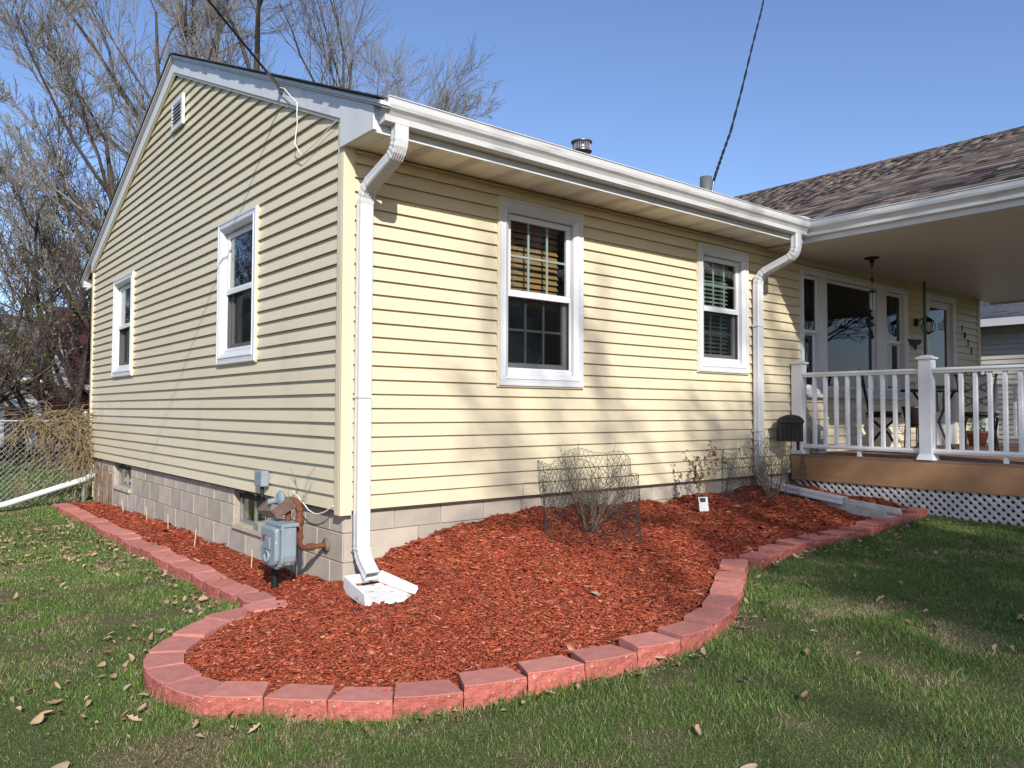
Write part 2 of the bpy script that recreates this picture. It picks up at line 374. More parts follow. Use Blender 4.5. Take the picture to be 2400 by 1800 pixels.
# far walls; inner partitions added to keep the rooms dark
mb = MB(); mb.box((.03, HD-.05, -.6), (HL-.02, HD-.02, 2.6)); mb.build('back_wall', MT['vinyl'], house)
mb = MB(); mb.box((HL-.04, .035, -.6), (HL-.012, HD-.06, 2.6)); mb.build('end_wall', MT['vinyl'], house)
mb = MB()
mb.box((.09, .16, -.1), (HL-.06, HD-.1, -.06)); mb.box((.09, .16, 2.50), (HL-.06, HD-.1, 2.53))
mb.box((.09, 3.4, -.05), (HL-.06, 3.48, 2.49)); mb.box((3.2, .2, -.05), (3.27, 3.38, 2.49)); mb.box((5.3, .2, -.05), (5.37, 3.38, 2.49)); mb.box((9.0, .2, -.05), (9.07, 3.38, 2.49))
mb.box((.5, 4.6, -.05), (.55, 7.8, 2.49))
mb.build('added_partition', MT['interior'], house)

# ---- foundation: every block of it
found = MB(); found.box((.045, .045, -1.0), (HL, HD-.03, -.014)); 
# window wells are cut by building the mortar core in pieces
found = MB()
segs = [(.045, 1.44), (2.16, 5.79), (6.66, HD-.03)]
for a, b in segs: found.box((.045, a, -1.0), (.2, b, -.014))
for a, b in ((1.44, 2.16), (5.79, 6.66)): found.box((.045, a, -1.0), (.2, b, -.335))
found.box((.2, .045, -1.0), (5.9, .2, -.014)); found.box((.2, .2, -1.0), (.24, HD-.1, -.014)) if False else None
fo = found.build('foundation', MT['mortar'], house)
def bm_block(L, h, d=.05):
    mb = MB(); mb.box((0, 0, 0), (L, d, h)); me = mb.mesh('concrete_block', MT['block']); return me
BLK = {}
def place_block(wall, u, z, L, h):
    L = round(L, 3); h = round(h, 3)
    if (L, h) not in BLK: BLK[(L, h)] = bm_block(L-.006, h-.006)
    o = link('concrete_block', BLK[(L, h)], fo)
    jo = random.uniform(-.0015, .0015)
    if wall == 'F': o.location = (u+.003, .036+jo, z+.003)
    else: o.location = (.036+jo, u+L-.003, z+.003); o.rotation_euler = (0, 0, -math.pi/2)
    md = o.modifiers.new('bevel', 'BEVEL'); md.width = .004; md.segments = 1
zj = [-.015, -.165, -.370, -.575, -.78]
for r in range(4):
    z1, z0 = zj[r], zj[r+1]; h = z1-z0
    off = 0.2032*(r % 2)
    u = .04-off if r % 2 else .04
    x = .04
    first = .4064-off if r % 2 else .4064
    while x < 5.6 and (r < 3):
        L = first if x == .04 else .4064
        place_block('F', x, z0, L, h); x += L
    y = .04; first = .4064 if r % 2 else .2032
    while y < HD-.1:
        L = first if y == .04 else .4064
        L = min(L, HD-.05-y)
        for a, b in segs if r < 2 else [(.04, HD)]:
            p, q = max(y, a), min(y+L, b)
            if q-p > .05: place_block('G', p, z0, q-p, h)
        y += L
for (a, b, zs) in ((1.44, 2.16, -.335), (5.79, 6.66, -.335)):
    mb = MB(); mb.box((.012, a+.006, zs-.034), (.14, b-.006, zs+.014)); mb.build('window_ledge', MT['sill'], house, .006)
    w = MB()
    for p, q in (((.09, a+.01, zs+.016), (.12, b-.01, zs+.05)), ((.09, a+.01, zs+.05), (.12, a+.05, -.02)), ((.09, b-.05, zs+.05), (.12, b-.01, -.02)), ((.092, (a+b)/2-.02, zs+.05), (.118, (a+b)/2+.02, -.02))): w.box(p, q)
    bw = w.build('basement_window', MT['galv'], house, .003)
    g = MB(); g.box((.103, a+.05, zs+.05), (.107, b-.05, -.022)); g.build('pane', MT['glass'], bw)
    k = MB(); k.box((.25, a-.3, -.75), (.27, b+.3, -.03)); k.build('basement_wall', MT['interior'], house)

# ---- windows
def sash(T, parent, u0, u1, z0, z1, o, rail=.042, mun=None, gl='glass', name='sash', botr=None):
    mb = MB(); d = .032; br = botr or rail
    tbox(mb, T, (u0, o-d, z0), (u1, o, z0+br)); tbox(mb, T, (u0, o-d, z1-rail), (u1, o, z1))
    tbox(mb, T, (u0, o-d, z0+br), (u0+rail, o, z1-rail)); tbox(mb, T, (u1-rail, o-d, z0+br), (u1, o, z1-rail))
    s = mb.build(name, MT['white_vinyl'], parent, .004)
    g = MB(); tbox(g, T, (u0+rail, o-.019, z0+br), (u1-rail, o-.015, z1-rail)); g.build('pane', MT[gl], parent)
    if mun:
        nx, nz = mun; a, b, c, e = u0+rail, u1-rail, z0+br, z1-rail
        for i in range(1, nx):
            m = MB(); x = a+(b-a)*i/nx; tbox(m, T, (x-.009, o-.030, c), (x+.009, o-.021, e)); m.build('muntin', MT['muntin'], parent)
        for j in range(1, nz):
            m = MB(); z = c+(e-c)*j/nz; tbox(m, T, (a, o-.0295, z-.009), (b, o-.0215, z+.009)); m.build('muntin', MT['muntin'], parent)
    return s
def casing_frame(T, u0, u1, z0, z1, cw, outer, inner, depth):
    """picture-frame casing: flat outer band, sloped inner band, jambs running back into the wall"""
    mb = MB()
    def ring(a, oa, b, ob):   # quad strip between two rectangles inset by a / b at heights oa / ob
        R = lambda i, o: [T(u0+i, o, z0+i), T(u1-i, o, z0+i), T(u1-i, o, z1-i), T(u0+i, o, z1-i)]
        mb.add(R(a, oa)+R(b, ob), [(0, 1, 5, 4), (1, 2, 6, 5), (2, 3, 7, 6), (3, 0, 4, 7)])
    ring(0, -.01, 0, outer); ring(0, outer, cw*.16, outer); ring(cw*.16, outer, cw*.20, outer-.005); ring(cw*.20, outer-.005, cw*.5, outer-.004); ring(cw*.5, outer-.004, cw*.55, outer+.002); ring(cw*.55, outer+.002, cw*.66, outer-.002)
    ring(cw*.66, outer-.002, cw, inner); ring(cw, inner, cw, -depth); ring(cw, -depth, cw+.02, -depth)
    return mb
def window(T, box, mun=None, cw=.10, gl='glass', screen=True, zmid=None):
    u0, u1, z0, z1 = box
    j = MB()
    t = .013
    for p, q in (((u0-t, -.006, z0-t), (u1+t, .021, z0)), ((u0-t, -.006, z1), (u1+t, .021, z1+t)), ((u0-t, -.006, z0), (u0, .021, z1)), ((u1, -.006, z0), (u1+t, .021, z1))): tbox(j, T, p, q)
    w = casing_frame(T, u0, u1, z0, z1, cw, .034, .012, .085).build('window', MT['white_paint'], house)
    j.build('trim_channel', MT['vinyl_trim'], w)
    a, b, c, e = u0+cw+.006, u1-cw-.006, z0+cw, z1-cw-.004
    s = MB(); tbox(s, T, (a, -.084, c), (b, -.004, c+.034)); s.build('sill', MT['white_vinyl'], w, .004)
    c += .034
    zm_ = zmid or (c+e)/2+.02
    sash(T, w, a, b, zm_-.022, e, -.022, .048, mun, gl)
    sash(T, w, a+.012, b-.012, c, zm_+.03, -.062, .045, mun, gl, botr=.058)
    k = MB(); tbox(k, T, (a, -.058, zm_-.03), (b, -.016, zm_+.012)); k.build('meeting_rail', MT['white_vinyl'], w, .003)
    if screen:
        sc = MB(); tbox(sc, T, (a+.012, -.031, c+.012), (b-.012, -.029, zm_-.03)); sc.build('insect_screen', MT['screen'], w)
        f = MB()
        for p, q in (((a, -.036, c), (b, -.02, c+.014)), ((a, -.036, c+.014), (a+.014, -.02, zm_-.03)), ((b-.014, -.036, c+.014), (b, -.02, zm_-.03))): tbox(f, T, p, q)
        f.build('screen_frame', MT['white_vinyl'], w)
    return w
window(TF, W1, (3, 2), zmid=1.665)
window(TF, W2, (3, 2), zmid=1.765)
window(TG, GW1, None, zmid=1.79)
window(TG, GW2, None, zmid=1.79)
# sash locks of the tall front window
# picture window group on the porch
u0, u1, z0, z1 = PW
pw = casing_frame(TF, u0, u1, z0, z1, .085, .034, .012, .085).build('picture_window', MT['white_paint'], house)
for a, b in ((6.335, 6.52), (7.80, 8.085)): mb = MB(); tbox(mb, TF, (a, -.085, z0+.085), (b, .004, z1-.085)); mb.build('mullion', MT['white_paint'], pw, .004)
mb = MB(); tbox(mb, TF, (u0-.03, -.01, z0-.03), (u1+.03, .075, z0+.012)); mb.build('sill', MT['white_paint'], pw, .006)
for a, b in ((5.968, 6.333), (8.087, 8.582)):
    sash(TF, pw, a, b, 1.64, 2.33, -.022, .04, (2, 2), 'dark_glass'); sash(TF, pw, a, b, z0+.087, 1.66, -.058, .04, None, 'dark_glass')
sash(TF, pw, 6.522, 7.798, z0+.087, 2.333, -.04, .035, None, 'dark_glass', name='fixed_sash')
sh = MB(); tbox(sh, TF, (6.55, -.13, 1.86), (7.77, -.12, 2.32)); sh.build('roller_shade', mat('roller shade', (.07, .068, .055), .8, .2), pw)
# storm door
u0, u1, z0, z1 = DR
mb = MB()
for p, q in (((u0, -.08, z0), (u0+.10, .03, z1)), ((u1-.10, -.08, z0), (u1, .03, z1)), ((u0+.10, -.08, z1-.10), (u1-.10, .03, z1))): tbox(mb, TF, p, q)
dr = mb.build('door', MT['white_paint'], house, .004)
mb = MB(); a, b, c, e = u0+.103, u1-.103, z0+.01, z1-.103
for p, q in (((a, -.06, c), (a+.1, -.02, e)), ((b-.1, -.06, c), (b, -.02, e)), ((a+.1, -.06, e-.1), (b-.1, -.02, e)), ((a+.1, -.06, c), (b-.1, -.02, .70))): tbox(mb, TF, p, q)
mb.build('storm_door', MT['white_paint'], dr, .005)
mb = MB(); tbox(mb, TF, (a+.1, -.042, .70), (b-.1, -.038, e-.1)); mb.build('pane', MT['dark_glass'], dr)
mb = MB(); tbox(mb, TF, (a+.05, -.125, c), (b-.05, -.095, e)); mb.build('inner_door', mat('dark door', (.045, .032, .028), .5, .4), dr)
mb = MB(); tbox(mb, TF, (a+.03, -.02, 1.15), (a+.055, .03, 1.30)); mb.build('door_handle', MT['galv'], dr, .004)

# ---- eaves, rakes, roof
mb = MB(); mb.box((-.022, -.478, 2.50), (5.17, -.462, 2.70)); mb.build('fascia', MT['white_paint'], house)
SOF = MB(); SOF.box((-.02, -.462, 2.545), (5.2, .0, 2.552)); sf = SOF.build('soffit', MT['soffit_hole'], house)
xs = -.018; i = 0
while xs < 5.6:
    L = .4064/3
    m = MB()
    if i % 3 == 0 and i > 1:     # vented strip: rows of slots left open
        m.box((xs+.003, -.462, 2.536), (xs+.022, -.004, 2.541)); m.box((xs+L-.022, -.462, 2.536), (xs+L-.003, -.004, 2.541))
        y = -.46
        while y < -.01:
            m.box((xs+.022, y, 2.537), (xs+L-.022, y+.006, 2.5405)); y += .016
        for q in range(1, 7): m.box((xs+.022+(L-.044)*q/7-.0025, -.462, 2.5365), (xs+.022+(L-.044)*q/7+.0025, -.004, 2.5412))
    else:
        m.prism([(xs+.003, 2.536), (xs+L-.005, 2.536), (xs+L-.003, 2.541), (xs+.001, 2.541)], -.462, -.004, 1)
        m.prism([(xs+L-.006, 2.5335), (xs+L+.002, 2.5335), (xs+L+.002, 2.5365), (xs+L-.006, 2.5365)], -.462, -.004, 1)
    m.build('soffit_panel', MT['soffit'], sf); xs += L; i += 1
mb = MB(); tbox(mb, TF, (.0, .0, 2.526), (5.17, .018, 2.5335)); mb.build('soffit_channel', MT['soffit'], house)
mb = MB(); mb.box((-.02, -.468, 2.522), (5.17, -.44, 2.535)); mb.build('soffit_edge', MT['white_paint'], house)
# boxed return at the eave's end
mb = MB(); mb.prism([(-.47, 2.521), (.0, 2.521), (.0, roofz(0)-.056), (-.47, roofz(-.47)-.056)], -.045, -.02, 0); mb.build('eave_return', MT['fascia'], house, .002)
# rake: wide band with a stepped moulding above it
def rake(o0, o1, lo, hi, name, m, y0=-.0):
    for side in (0, 1):
        P = []
        for y in ((y0, HD/2) if side == 0 else (HD/2, HD-y0)):
            P += [(y, roofz(y)-lo), (y, roofz(y)-hi)]
        mb = MB(); V = [(-o, y, z) for o in (o0, o1) for y, z in (P[0], P[1], P[3], P[2])]
        mb.add(V, [(3, 2, 1, 0), (4, 5, 6, 7), (0, 1, 5, 4), (1, 2, 6, 5), (2, 3, 7, 6), (3, 0, 4, 7)]).build(name, m, house, .002)
rake(.0, .04, .205, .055, 'rake_board', MT['fascia'], -.01)
rake(.012, .030, .232, .206, 'rake_channel', MT['vinyl_trim'], .03)
rake(.0, .058, .054, .040, 'rake_moulding', MT['white_paint'], -.60)
rake(.0, .072, .039, .012, 'drip_edge', MT['fascia'], -.612)
mb = MB()
ya, yb = RY0, HD-RY0
for s in (0, 1):
    y0, y1 = (-.54, HD/2) if s == 0 else (yb, HD/2)
    x1 = HL+.3
    V = [(-.085, y0, roofz(y0)), (x1, y0, roofz(y0)), (x1, y1, roofz(y1)), (-.085, y1, roofz(y1))]
    V += [(x, y, z-.012) for x, y, z in V]; mb.add(V, [(0, 1, 2, 3), (7, 6, 5, 4), (0, 4, 5, 1), (1, 5, 6, 2), (2, 6, 7, 3), (3, 7, 4, 0)])
rf = mb.build('roof', MT['roof'], house)
# butt ends of the shingle courses showing along the rake and the eave
d = 0.14; n = int((HD/2-ya)*math.hypot(1, PIT)/d)
for i in range(n):
    y = ya+i*d/math.hypot(1, PIT); m = MB(); o = .012*random.random(); xr = .25 if y > -.5 else -.02
    V = [(-.09-o, y, roofz(y)+.001), (xr, y, roofz(y)+.001), (xr, y+.16, roofz(y+.16)+.001), (-.09-o, y+.16, roofz(y+.16)+.001)]
    V = V+[(V[0][0], V[0][1], V[0][2]+.011), (V[1][0], V[1][1], V[1][2]+.011), (V[2][0], V[2][1], V[2][2]+.003), (V[3][0], V[3][1], V[3][2]+.003)]
    m.add(V, [(3, 2, 1, 0), (4, 5, 6, 7), (0, 1, 5, 4), (1, 2, 6, 5), (2, 3, 7, 6), (3, 0, 4, 7)]).build('shingle', MT['roof'], rf)
x = -.01
while x < 4.95:
    L = random.uniform(.28, .34); m = MB(); o = .008*random.random()
    ye = -.535; V = [(x, ye-.012-o, roofz(ye)-.003), (x+L-.004, ye-.012-o, roofz(ye)-.003), (x+L-.004, ye+.13, roofz(ye+.13)+.001), (x, ye+.13, roofz(ye+.13)+.001)]
    V = V+[(a, b, c+.011) for a, b, c in V]
    m.add(V, [(3, 2, 1, 0), (4, 5, 6, 7), (0, 1, 5, 4), (1, 2, 6, 5), (2, 3, 7, 6), (3, 0, 4, 7)]).build('shingle', MT['roof'], rf); x += L

# ---- gutters
def gprof(b, s):   # b: fascia face, s: sign of the outward direction; gives (u, z)
    return [(b+s*u, z) for u, z in ((0, 2.70), (0, 2.556), (.072, 2.556), (.082, 2.562), (.084, 2.60), (.098, 2.622), (.118, 2.640), (.124, 2.662), (.124, 2.700), (.132, 2.706), (.130, 2.712), (.112, 2.712), (.112, 2.70))]
gu = MB().prism(gprof(-.479, -1), -.012, 5.09, 0).build('gutter', MT['gutter'], house)
for x in (2.62,):
    m = MB().prism([(y*1.0-(.0025 if i > 1 else 0), z-(.002 if 1 < i < 4 else 0)) for i, (y, z) in enumerate(gprof(-.479, -1))], x, x+.07, 0); m.build('gutter_seam', MT['gutter'], gu)
pg = MB().prism(gprof(5.20, -1)[::-1], -3.2, -.479, 1).build('porch_gutter', MT['gutter'], house)
# perforated guards on top of the gutters
def guard(name, x0, x1, parent, porch=False):
    t = x0
    while t < x1-.05:
        L = min(1.22, x1-t); m = MB(); n = int(L/.012)
        dz = random.uniform(-.003, .003)
        A = lambda u, o, z: (u, -.479-o, z+dz) if not porch else (5.20-o, u, z+dz)
        f = lambda o: 2.713+(.118-o)*.46
        m.add([A(t+.003, .118, f(.118)), A(t+L-.003, .118, f(.118)), A(t+L-.003, .105, f(.105)), A(t+.003, .105, f(.105))], [(0, 1, 2, 3)])
        m.add([A(t+.003, .06, f(.06)), A(t+L-.003, .06, f(.06)), A(t+L-.003, .05, f(.05)), A(t+.003, .05, f(.05))], [(0, 1, 2, 3)])
        for i in range(n):
            a = t+.003+i*(L-.006)/n
            m.add([A(a, .105, f(.105)), A(a+.0085, .105, f(.105)), A(a+.0085, .06, f(.06)), A(a, .06, f(.06))], [(0, 1, 2, 3)])
        m.build('gutter_guard', MT['white_paint'], parent); t += L
guard('g', .0, 5.06, gu); guard('g', -3.2, -.6, pg, True)
# folded valley patch where the two guards meet
mb = MB(); mb.add([(5.03, -.60, 2.72), (5.20, -.60, 2.735), (5.26, -.45, 2.80), (5.02, -.47, 2.785), (5.10, -.53, 2.775)], [(0, 1, 4), (1, 2, 4), (2, 3, 4), (3, 0, 4)]); mb.build('valley_flashing', MT['white_paint'], gu)

# ---- downspouts
def duct(path, x, w, d, ribs=True):
    """ribbed rectangular downspout swept along (y, z) points; crimped where it bends"""
    P = [Vector((0, y, z)) for y, z in path[0]] ; cr = path[1]
    prof = []
    nr = 5
    prof.append((-w/2, -d/2+.008)); prof.append((-w/2+.008, -d/2))
    if ribs:
        for i in range(nr):
            c = -w/2+w*(i+1)/(nr+1); prof += [(c-.006, -d/2), (c-.003, -d/2+.007), (c+.003, -d/2+.007), (c+.006, -d/2)]
    prof += [(w/2-.008, -d/2), (w/2, -d/2+.008)]
    for k in (.3, .5, .7): prof.append((w/2-(.003 if k == .5 else 0), -d/2+d*k))
    prof += [(w/2, d/2-.008), (w/2-.008, d/2), (-w/2+.008, d/2), (-w/2, d/2-.008)]
    for k in (.7, .5, .3): prof.append((-w/2+(.003 if k == .5 else 0), -d/2+d*k))
    n = len(prof); V = []; F = []
    for i, p in enumerate(P):
        t = (P[min(i+1, len(P)-1)]-P[max(i-1, 0)]).normalized(); nrm = Vector((0, t.z, -t.y))   # for a downward tangent points to +y (the wall)
        nrm = -nrm
        for a, b in prof:
            q = p+nrm*b*cr[i]; V.append((x+a*cr[i], q.y, q.z))
    for i in range(len(P)-1):
        for k in range(n): F.append((i*n+k, i*n+(k+1) % n, (i+1)*n+(k+1) % n, (i+1)*n+k))
    return V, F
def elbow_path(pts, rad, seg=9):
    """round the corners of a (y, z) polyline; returns points and a crimp factor for each"""
    out = [pts[0]]; cr = [1.0]
    for i in range(1, len(pts)-1):
        a, b, c = Vector((*pts[i-1], 0)), Vector((*pts[i], 0)), Vector((*pts[i+1], 0))
        u, v = (a-b).normalized(), (c-b).normalized(); r = min(rad, (a-b).length*.48, (c-b).length*.48)
        for k in range(seg+1):
            t = k/seg; q = (b+u*r)*(1-t)**2+b*2*t*(1-t)+(b+v*r)*t*t
            out.append((q.x, q.y)); cr.append(1.0 if k in (0, seg) else (1.035 if k % 2 else .975))
    out.append(pts[-1]); cr.append(1.0); return out, cr
def downspout(x, pts, rad, w=.102, d=.076, rot=None):
    V, F = duct(elbow_path(pts, rad), x, w, d); mb = MB(); mb.add(V, F); return mb
m = downspout(.122, [(-.525, 2.60), (-.525, 2.395), (-.066, 2.235), (-.066, -.30), (-.215, -.425)], .13)
ds = m.build('downspout', MT['white_paint'], house)
m = MB(); m.box((.066, -.108, .78), (.178, -.022, .795)); m.build('strap', MT['white_paint'], ds)
m = MB(); m.box((.066, -.108, -.262), (.178, -.024, -.255)); m.build('seam', MT['white_paint'], ds)
m = downspout(4.935, [(-.525, 2.56), (-.525, 2.345), (-.066, 2.185), (-.066, -.01), (-.30, -.10), (-1.03, -.185)], .13)
ds2 = m.build('downspout', MT['white_paint'], house)
for z in (1.62, .48):
    m = MB(); m.box((4.874, -.108, z), (4.996, -.022, z+.02)); m.build('strap', MT['white_paint'], ds2)

# ---- roof fittings
mb = MB(); mb.lathe([(.06, 3.15), (.06, 3.435), (.105, 3.44), (.112, 3.448), (.085, 3.465), (.085, 3.53), (.112, 3.54), (.114, 3.552), (.08, 3.566), (.02, 3.57)], (3.24, .95, 0), 28)
fl = mb.build('flue_cap', MT['steel_dark'], house)
mb = MB()
for k in range(28):
    a = 2*math.pi*k/28; c, s_ = math.cos(a), math.sin(a); mb.tube([(3.24+.092*c, .95+.092*s_, 3.462), (3.24+.092*c, .95+.092*s_, 3.535)], .0045, 4)
mb.build('louvre', MT['steel_dark'], fl)
mb = MB(); mb.lathe([(.072, 3.1), (.072, 3.54), (.06, 3.54), (.06, 3.3)], (5.24, .84, 0), 24); mb.build('vent_pipe', MT['greypipe'], house)
# louvred gable vent
mb = MB(); y0, y1, z0, z1 = 3.66, 4.06, 3.745, 4.075
for p, q in (((-.042, y0, z0), (-.012, y0+.05, z1)), ((-.042, y1-.05, z0), (-.012, y1, z1)), ((-.042, y0+.05, z1-.05), (-.012, y1-.05, z1)), ((-.042, y0+.05, z0), (-.012, y1-.05, z0+.05))): mb.box(p, q)
gv = mb.build('gable_vent', MT['white_paint'], house, .003)
mb = MB(); mb.box((-.010, y0+.03, z0+.03), (-.006, y1-.03, z1-.03)); mb.build('backing', MT['sheath'], gv)
for i in range(6):
    z = z0+.05+i*(z1-z0-.1)/6; m = MB(); m.add([(-.046, y0+.05, z), (-.046, y1-.05, z), (-.014, y1-.05, z+.034), (-.014, y0+.05, z+.034), (-.046, y0+.05, z+.006), (-.046, y1-.05, z+.006), (-.014, y1-.05, z+.04), (-.014, y0+.05, z+.04)], [(0, 1, 2, 3), (7, 6, 5, 4), (0, 4, 5, 1), (2, 6, 7, 3), (1, 5, 6, 2), (3, 7, 4, 0)]); m.build('louvre', MT['white_paint'], gv)
# small white outlet of the far gutter beyond the gable
mb = MB().prism([(HD+.48, 2.70), (HD+.48, 2.57), (HD+.56, 2.57), (HD+.61, 2.66), (HD+.61, 2.70)], -.05, HL, 0); mb.build('rear_gutter', MT['gutter'], house)
mb = MB(); mb.box((-.02, HD-.0, 2.52), (HL, HD+.478, 2.545)); mb.build('rear_soffit', MT['soffit'], house)
# outlet cover low on the front wall
mb = MB(); tbox(mb, TF, (4.66, .012, .205), (4.80, .03, .355)); ob = mb.build('outlet_block', MT['vinyl_trim'], house, .004)
mb = MB(); tbox(mb, TF, (4.695, .031, .235), (4.765, .05, .33)); mb.build('outlet_cover', mat('outlet grey', (.30, .31, .32), .5, .4), ob, .004)

# ---- porch wing roof and ceiling
PITP = .455; RX, RZ = 8.45, 2.735+PITP*(8.45-5.14)
def pz(x): return 2.735+PITP*((x if x <= RX else 2*RX-x)-5.14)
mb = MB()
def slab(P, t):
    V = P+[(x, y, z-t) for x, y, z in P]; mb.add(V, [(0, 1, 2, 3), (7, 6, 5, 4), (0, 4, 5, 1), (1, 5, 6, 2), (2, 6, 7, 3), (3, 7, 4, 0)])
YF = -3.22
slab([(5.14, YF, pz(5.14)-.012), (RX, YF, pz(RX)-.012), (RX, 3.0, pz(RX)-.012), (5.14, -.52, pz(5.14)-.012)], .02)
slab([(RX, YF, pz(RX)-.012), (11.78, YF, pz(11.78)-.012), (11.78, 3.0, pz(11.78)-.012), (RX, 3.0, pz(RX)-.012)], .02)
mb.add([(5.1, YF+.03, 2.50), (11.8, YF+.03, 2.50), (11.8, YF+.03, 2.74), (RX, YF+.03, RZ-.04), (5.1, YF+.03, 2.74)], [(0, 1, 2, 3, 4)])
pr = mb.build('porch_roof', MT['sh'][1], house)
ca, sa = 1/math.hypot(1, PITP), PITP/math.hypot(1, PITP)
SHM = []
for i in range(6):
    for wv in (.10, .16, .23):
        m = MB(); t = {.10: .016, .16: .008, .23: .013}[wv]
        m.add([(-.006*(wv != .16), 0, .0005), (-.004, wv-.003, .0005), (.155, wv-.003, .002), (.155, 0, .002), (-.006*(wv != .16), 0, t), (-.004, wv-.003, t), (.155, wv-.003, .004), (.155, 0, .004)],
              [(3, 2, 1, 0), (4, 5, 6, 7), (0, 1, 5, 4), (1, 2, 6, 5), (2, 3, 7, 6), (3, 0, 4, 7)])
        SHM.append((wv, m.mesh('shingle', MT['sh'][i])))
rows = []; e_ = .138
nrow = int((RX-5.05)/ca/e_)+1
for r in range(nrow):
    sx = r*e_; x = 5.125+sx*ca; yv = -.50+ (x-5.05)*1.09
    y = YF-.03+random.random()*.2
    while y < min(yv, 3.0):
        wv, me = random.choice(SHM); rows.append((x, y, wv, me, random.random())); y += wv
# the 300 that show largest: those nearest the camera's side of the roof; the others are joined
rows.sort(key=lambda q: (q[0]+2.5)**2*.5+(q[1]+4.9)**2-(2 if -2.6 < q[1] < 1.8 else -30))
rot = Matrix(((ca, 0, -sa, 0), (0, 1, 0, 0), (sa, 0, ca, 0), (0, 0, 0, 1)))
RV, RF, RM = [], [], []
for i, (x, y, wv, me, q) in enumerate(rows):
    if i < 290:
        o = link('shingle', me, pr); o.matrix_local = Matrix.Translation((x, y, pz(x)-.001+.001*q)) @ rot
    else:
        V = np.array([v.co for v in me.vertices]); R3 = np.array(rot.to_3x3()); b = len(RV)*8
        RV.append(V @ R3.T+np.array([x, y, pz(x)-.001+.001*q])); RF.append(np.array([[3, 2, 1, 0], [4, 5, 6, 7], [0, 1, 5, 4], [1, 2, 6, 5], [2, 3, 7, 6], [3, 0, 4, 7]])+b); RM += [MT['sh'].index(me.materials[0])]*6
o = link('far_shingles', mesh_np('far_shingles', np.concatenate(RV), np.concatenate(RF), MT['sh'], midx=RM), pr); o['kind'] = 'stuff'
# ridge caps
y = YF-.02
while y < 3.0:
    m = MB(); V = [(RX-.13, y, pz(RX-.13)+.012), (RX, y, RZ+.018), (RX+.13, y, pz(RX+.13)+.012)]; V = V+[(a, y+.2, c-.006) for a, b, c in V]
    m.add(V, [(0, 1, 4, 3), (1, 2, 5, 4)]); m.build('ridge_cap', MT['sh'][random.choice((0, 1, 3))], pr); y += .15
mb = MB(); mb.box((5.172, YF+.02, 2.50), (5.20, -.479, 2.70)); mb.build('porch_fascia', MT['white_paint'], house)
PC = MB(); PC.box((5.20, YF+.02, 2.515), (11.8, -.0, 2.53)); pc = PC.build('porch_ceiling', MT['white_paint'], house)
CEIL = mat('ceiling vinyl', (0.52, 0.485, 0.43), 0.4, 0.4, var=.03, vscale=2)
xs = 5.185
while xs < 11.75:
    m = MB(); L = .305
    prof = []
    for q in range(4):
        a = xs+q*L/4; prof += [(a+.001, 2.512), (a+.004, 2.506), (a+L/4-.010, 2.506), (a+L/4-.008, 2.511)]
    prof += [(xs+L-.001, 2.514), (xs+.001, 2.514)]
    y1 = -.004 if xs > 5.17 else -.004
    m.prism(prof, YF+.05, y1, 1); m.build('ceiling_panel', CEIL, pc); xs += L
mb = MB(); tbox(mb, TF, (5.2, .0, 2.494), (11.3, .02, 2.506)); mb.build('ceiling_trim', MT['vinyl_trim'], house)
mb = MB(); mb.box((11.78, YF+.02, 2.48), (11.83, .0, 2.74)); mb.build('porch_fascia', MT['white_paint'], house)
# ================================================================ porch
DZ = .19
porch = empty('porch_deck', (5.7, -1.5, 0), 'wooden porch deck with white railing, tan rim board and white lattice skirt', 'porch')
mb = MB(); mb.box((5.635, -3.02, -.075), (5.672, -.03, DZ)); mb.build('rim_board', MT['rim'], porch, .003)
mb = MB(); mb.box((5.672, -3.02, -.075), (11.25, -2.985, DZ)); mb.build('rim_board', MT['rim'], porch, .003)
x = 5.64
while x < 11.2:
    m = MB(); m.box((x, -3.03, DZ+.002+.001*random.random()), (x+.138, -.028, DZ+.026)); m.build('deck_board', MT['deck'], porch); x += .143
LATT = mat('weathered lattice', (.50, .49, .48), .6, .3, var=.15, vscale=8)
h0, h1 = -.43, -.076
for k in range(-6, 42):
    for sgn in (1, -1):
        y = -3.0+k*.080; w = .020
        xx = 5.652 if sgn > 0 else 5.6605
        ya, yb = (y, y+(h1-h0)) if sgn > 0 else (y+(h1-h0), y)
        if max(ya, yb) > -.06 or min(ya, yb) < -3.02: continue
        m = MB(); V = [(xx, ya-w, h0), (xx, ya+w, h0), (xx, yb+w, h1), (xx, yb-w, h1)]; V += [(xx+.007, b, c) for a, b, c in V]
        m.add(V, [(0, 1, 2, 3), (7, 6, 5, 4), (0, 4, 5, 1), (1, 5, 6, 2), (2, 6, 7, 3), (3, 7, 4, 0)]).build('lattice_slat', LATT, porch)
mb = MB(); mb.box((5.75, -2.98, -.5), (5.78, -.06, -.08)); mb.build('skirt_backing', MT['sheath'], porch)
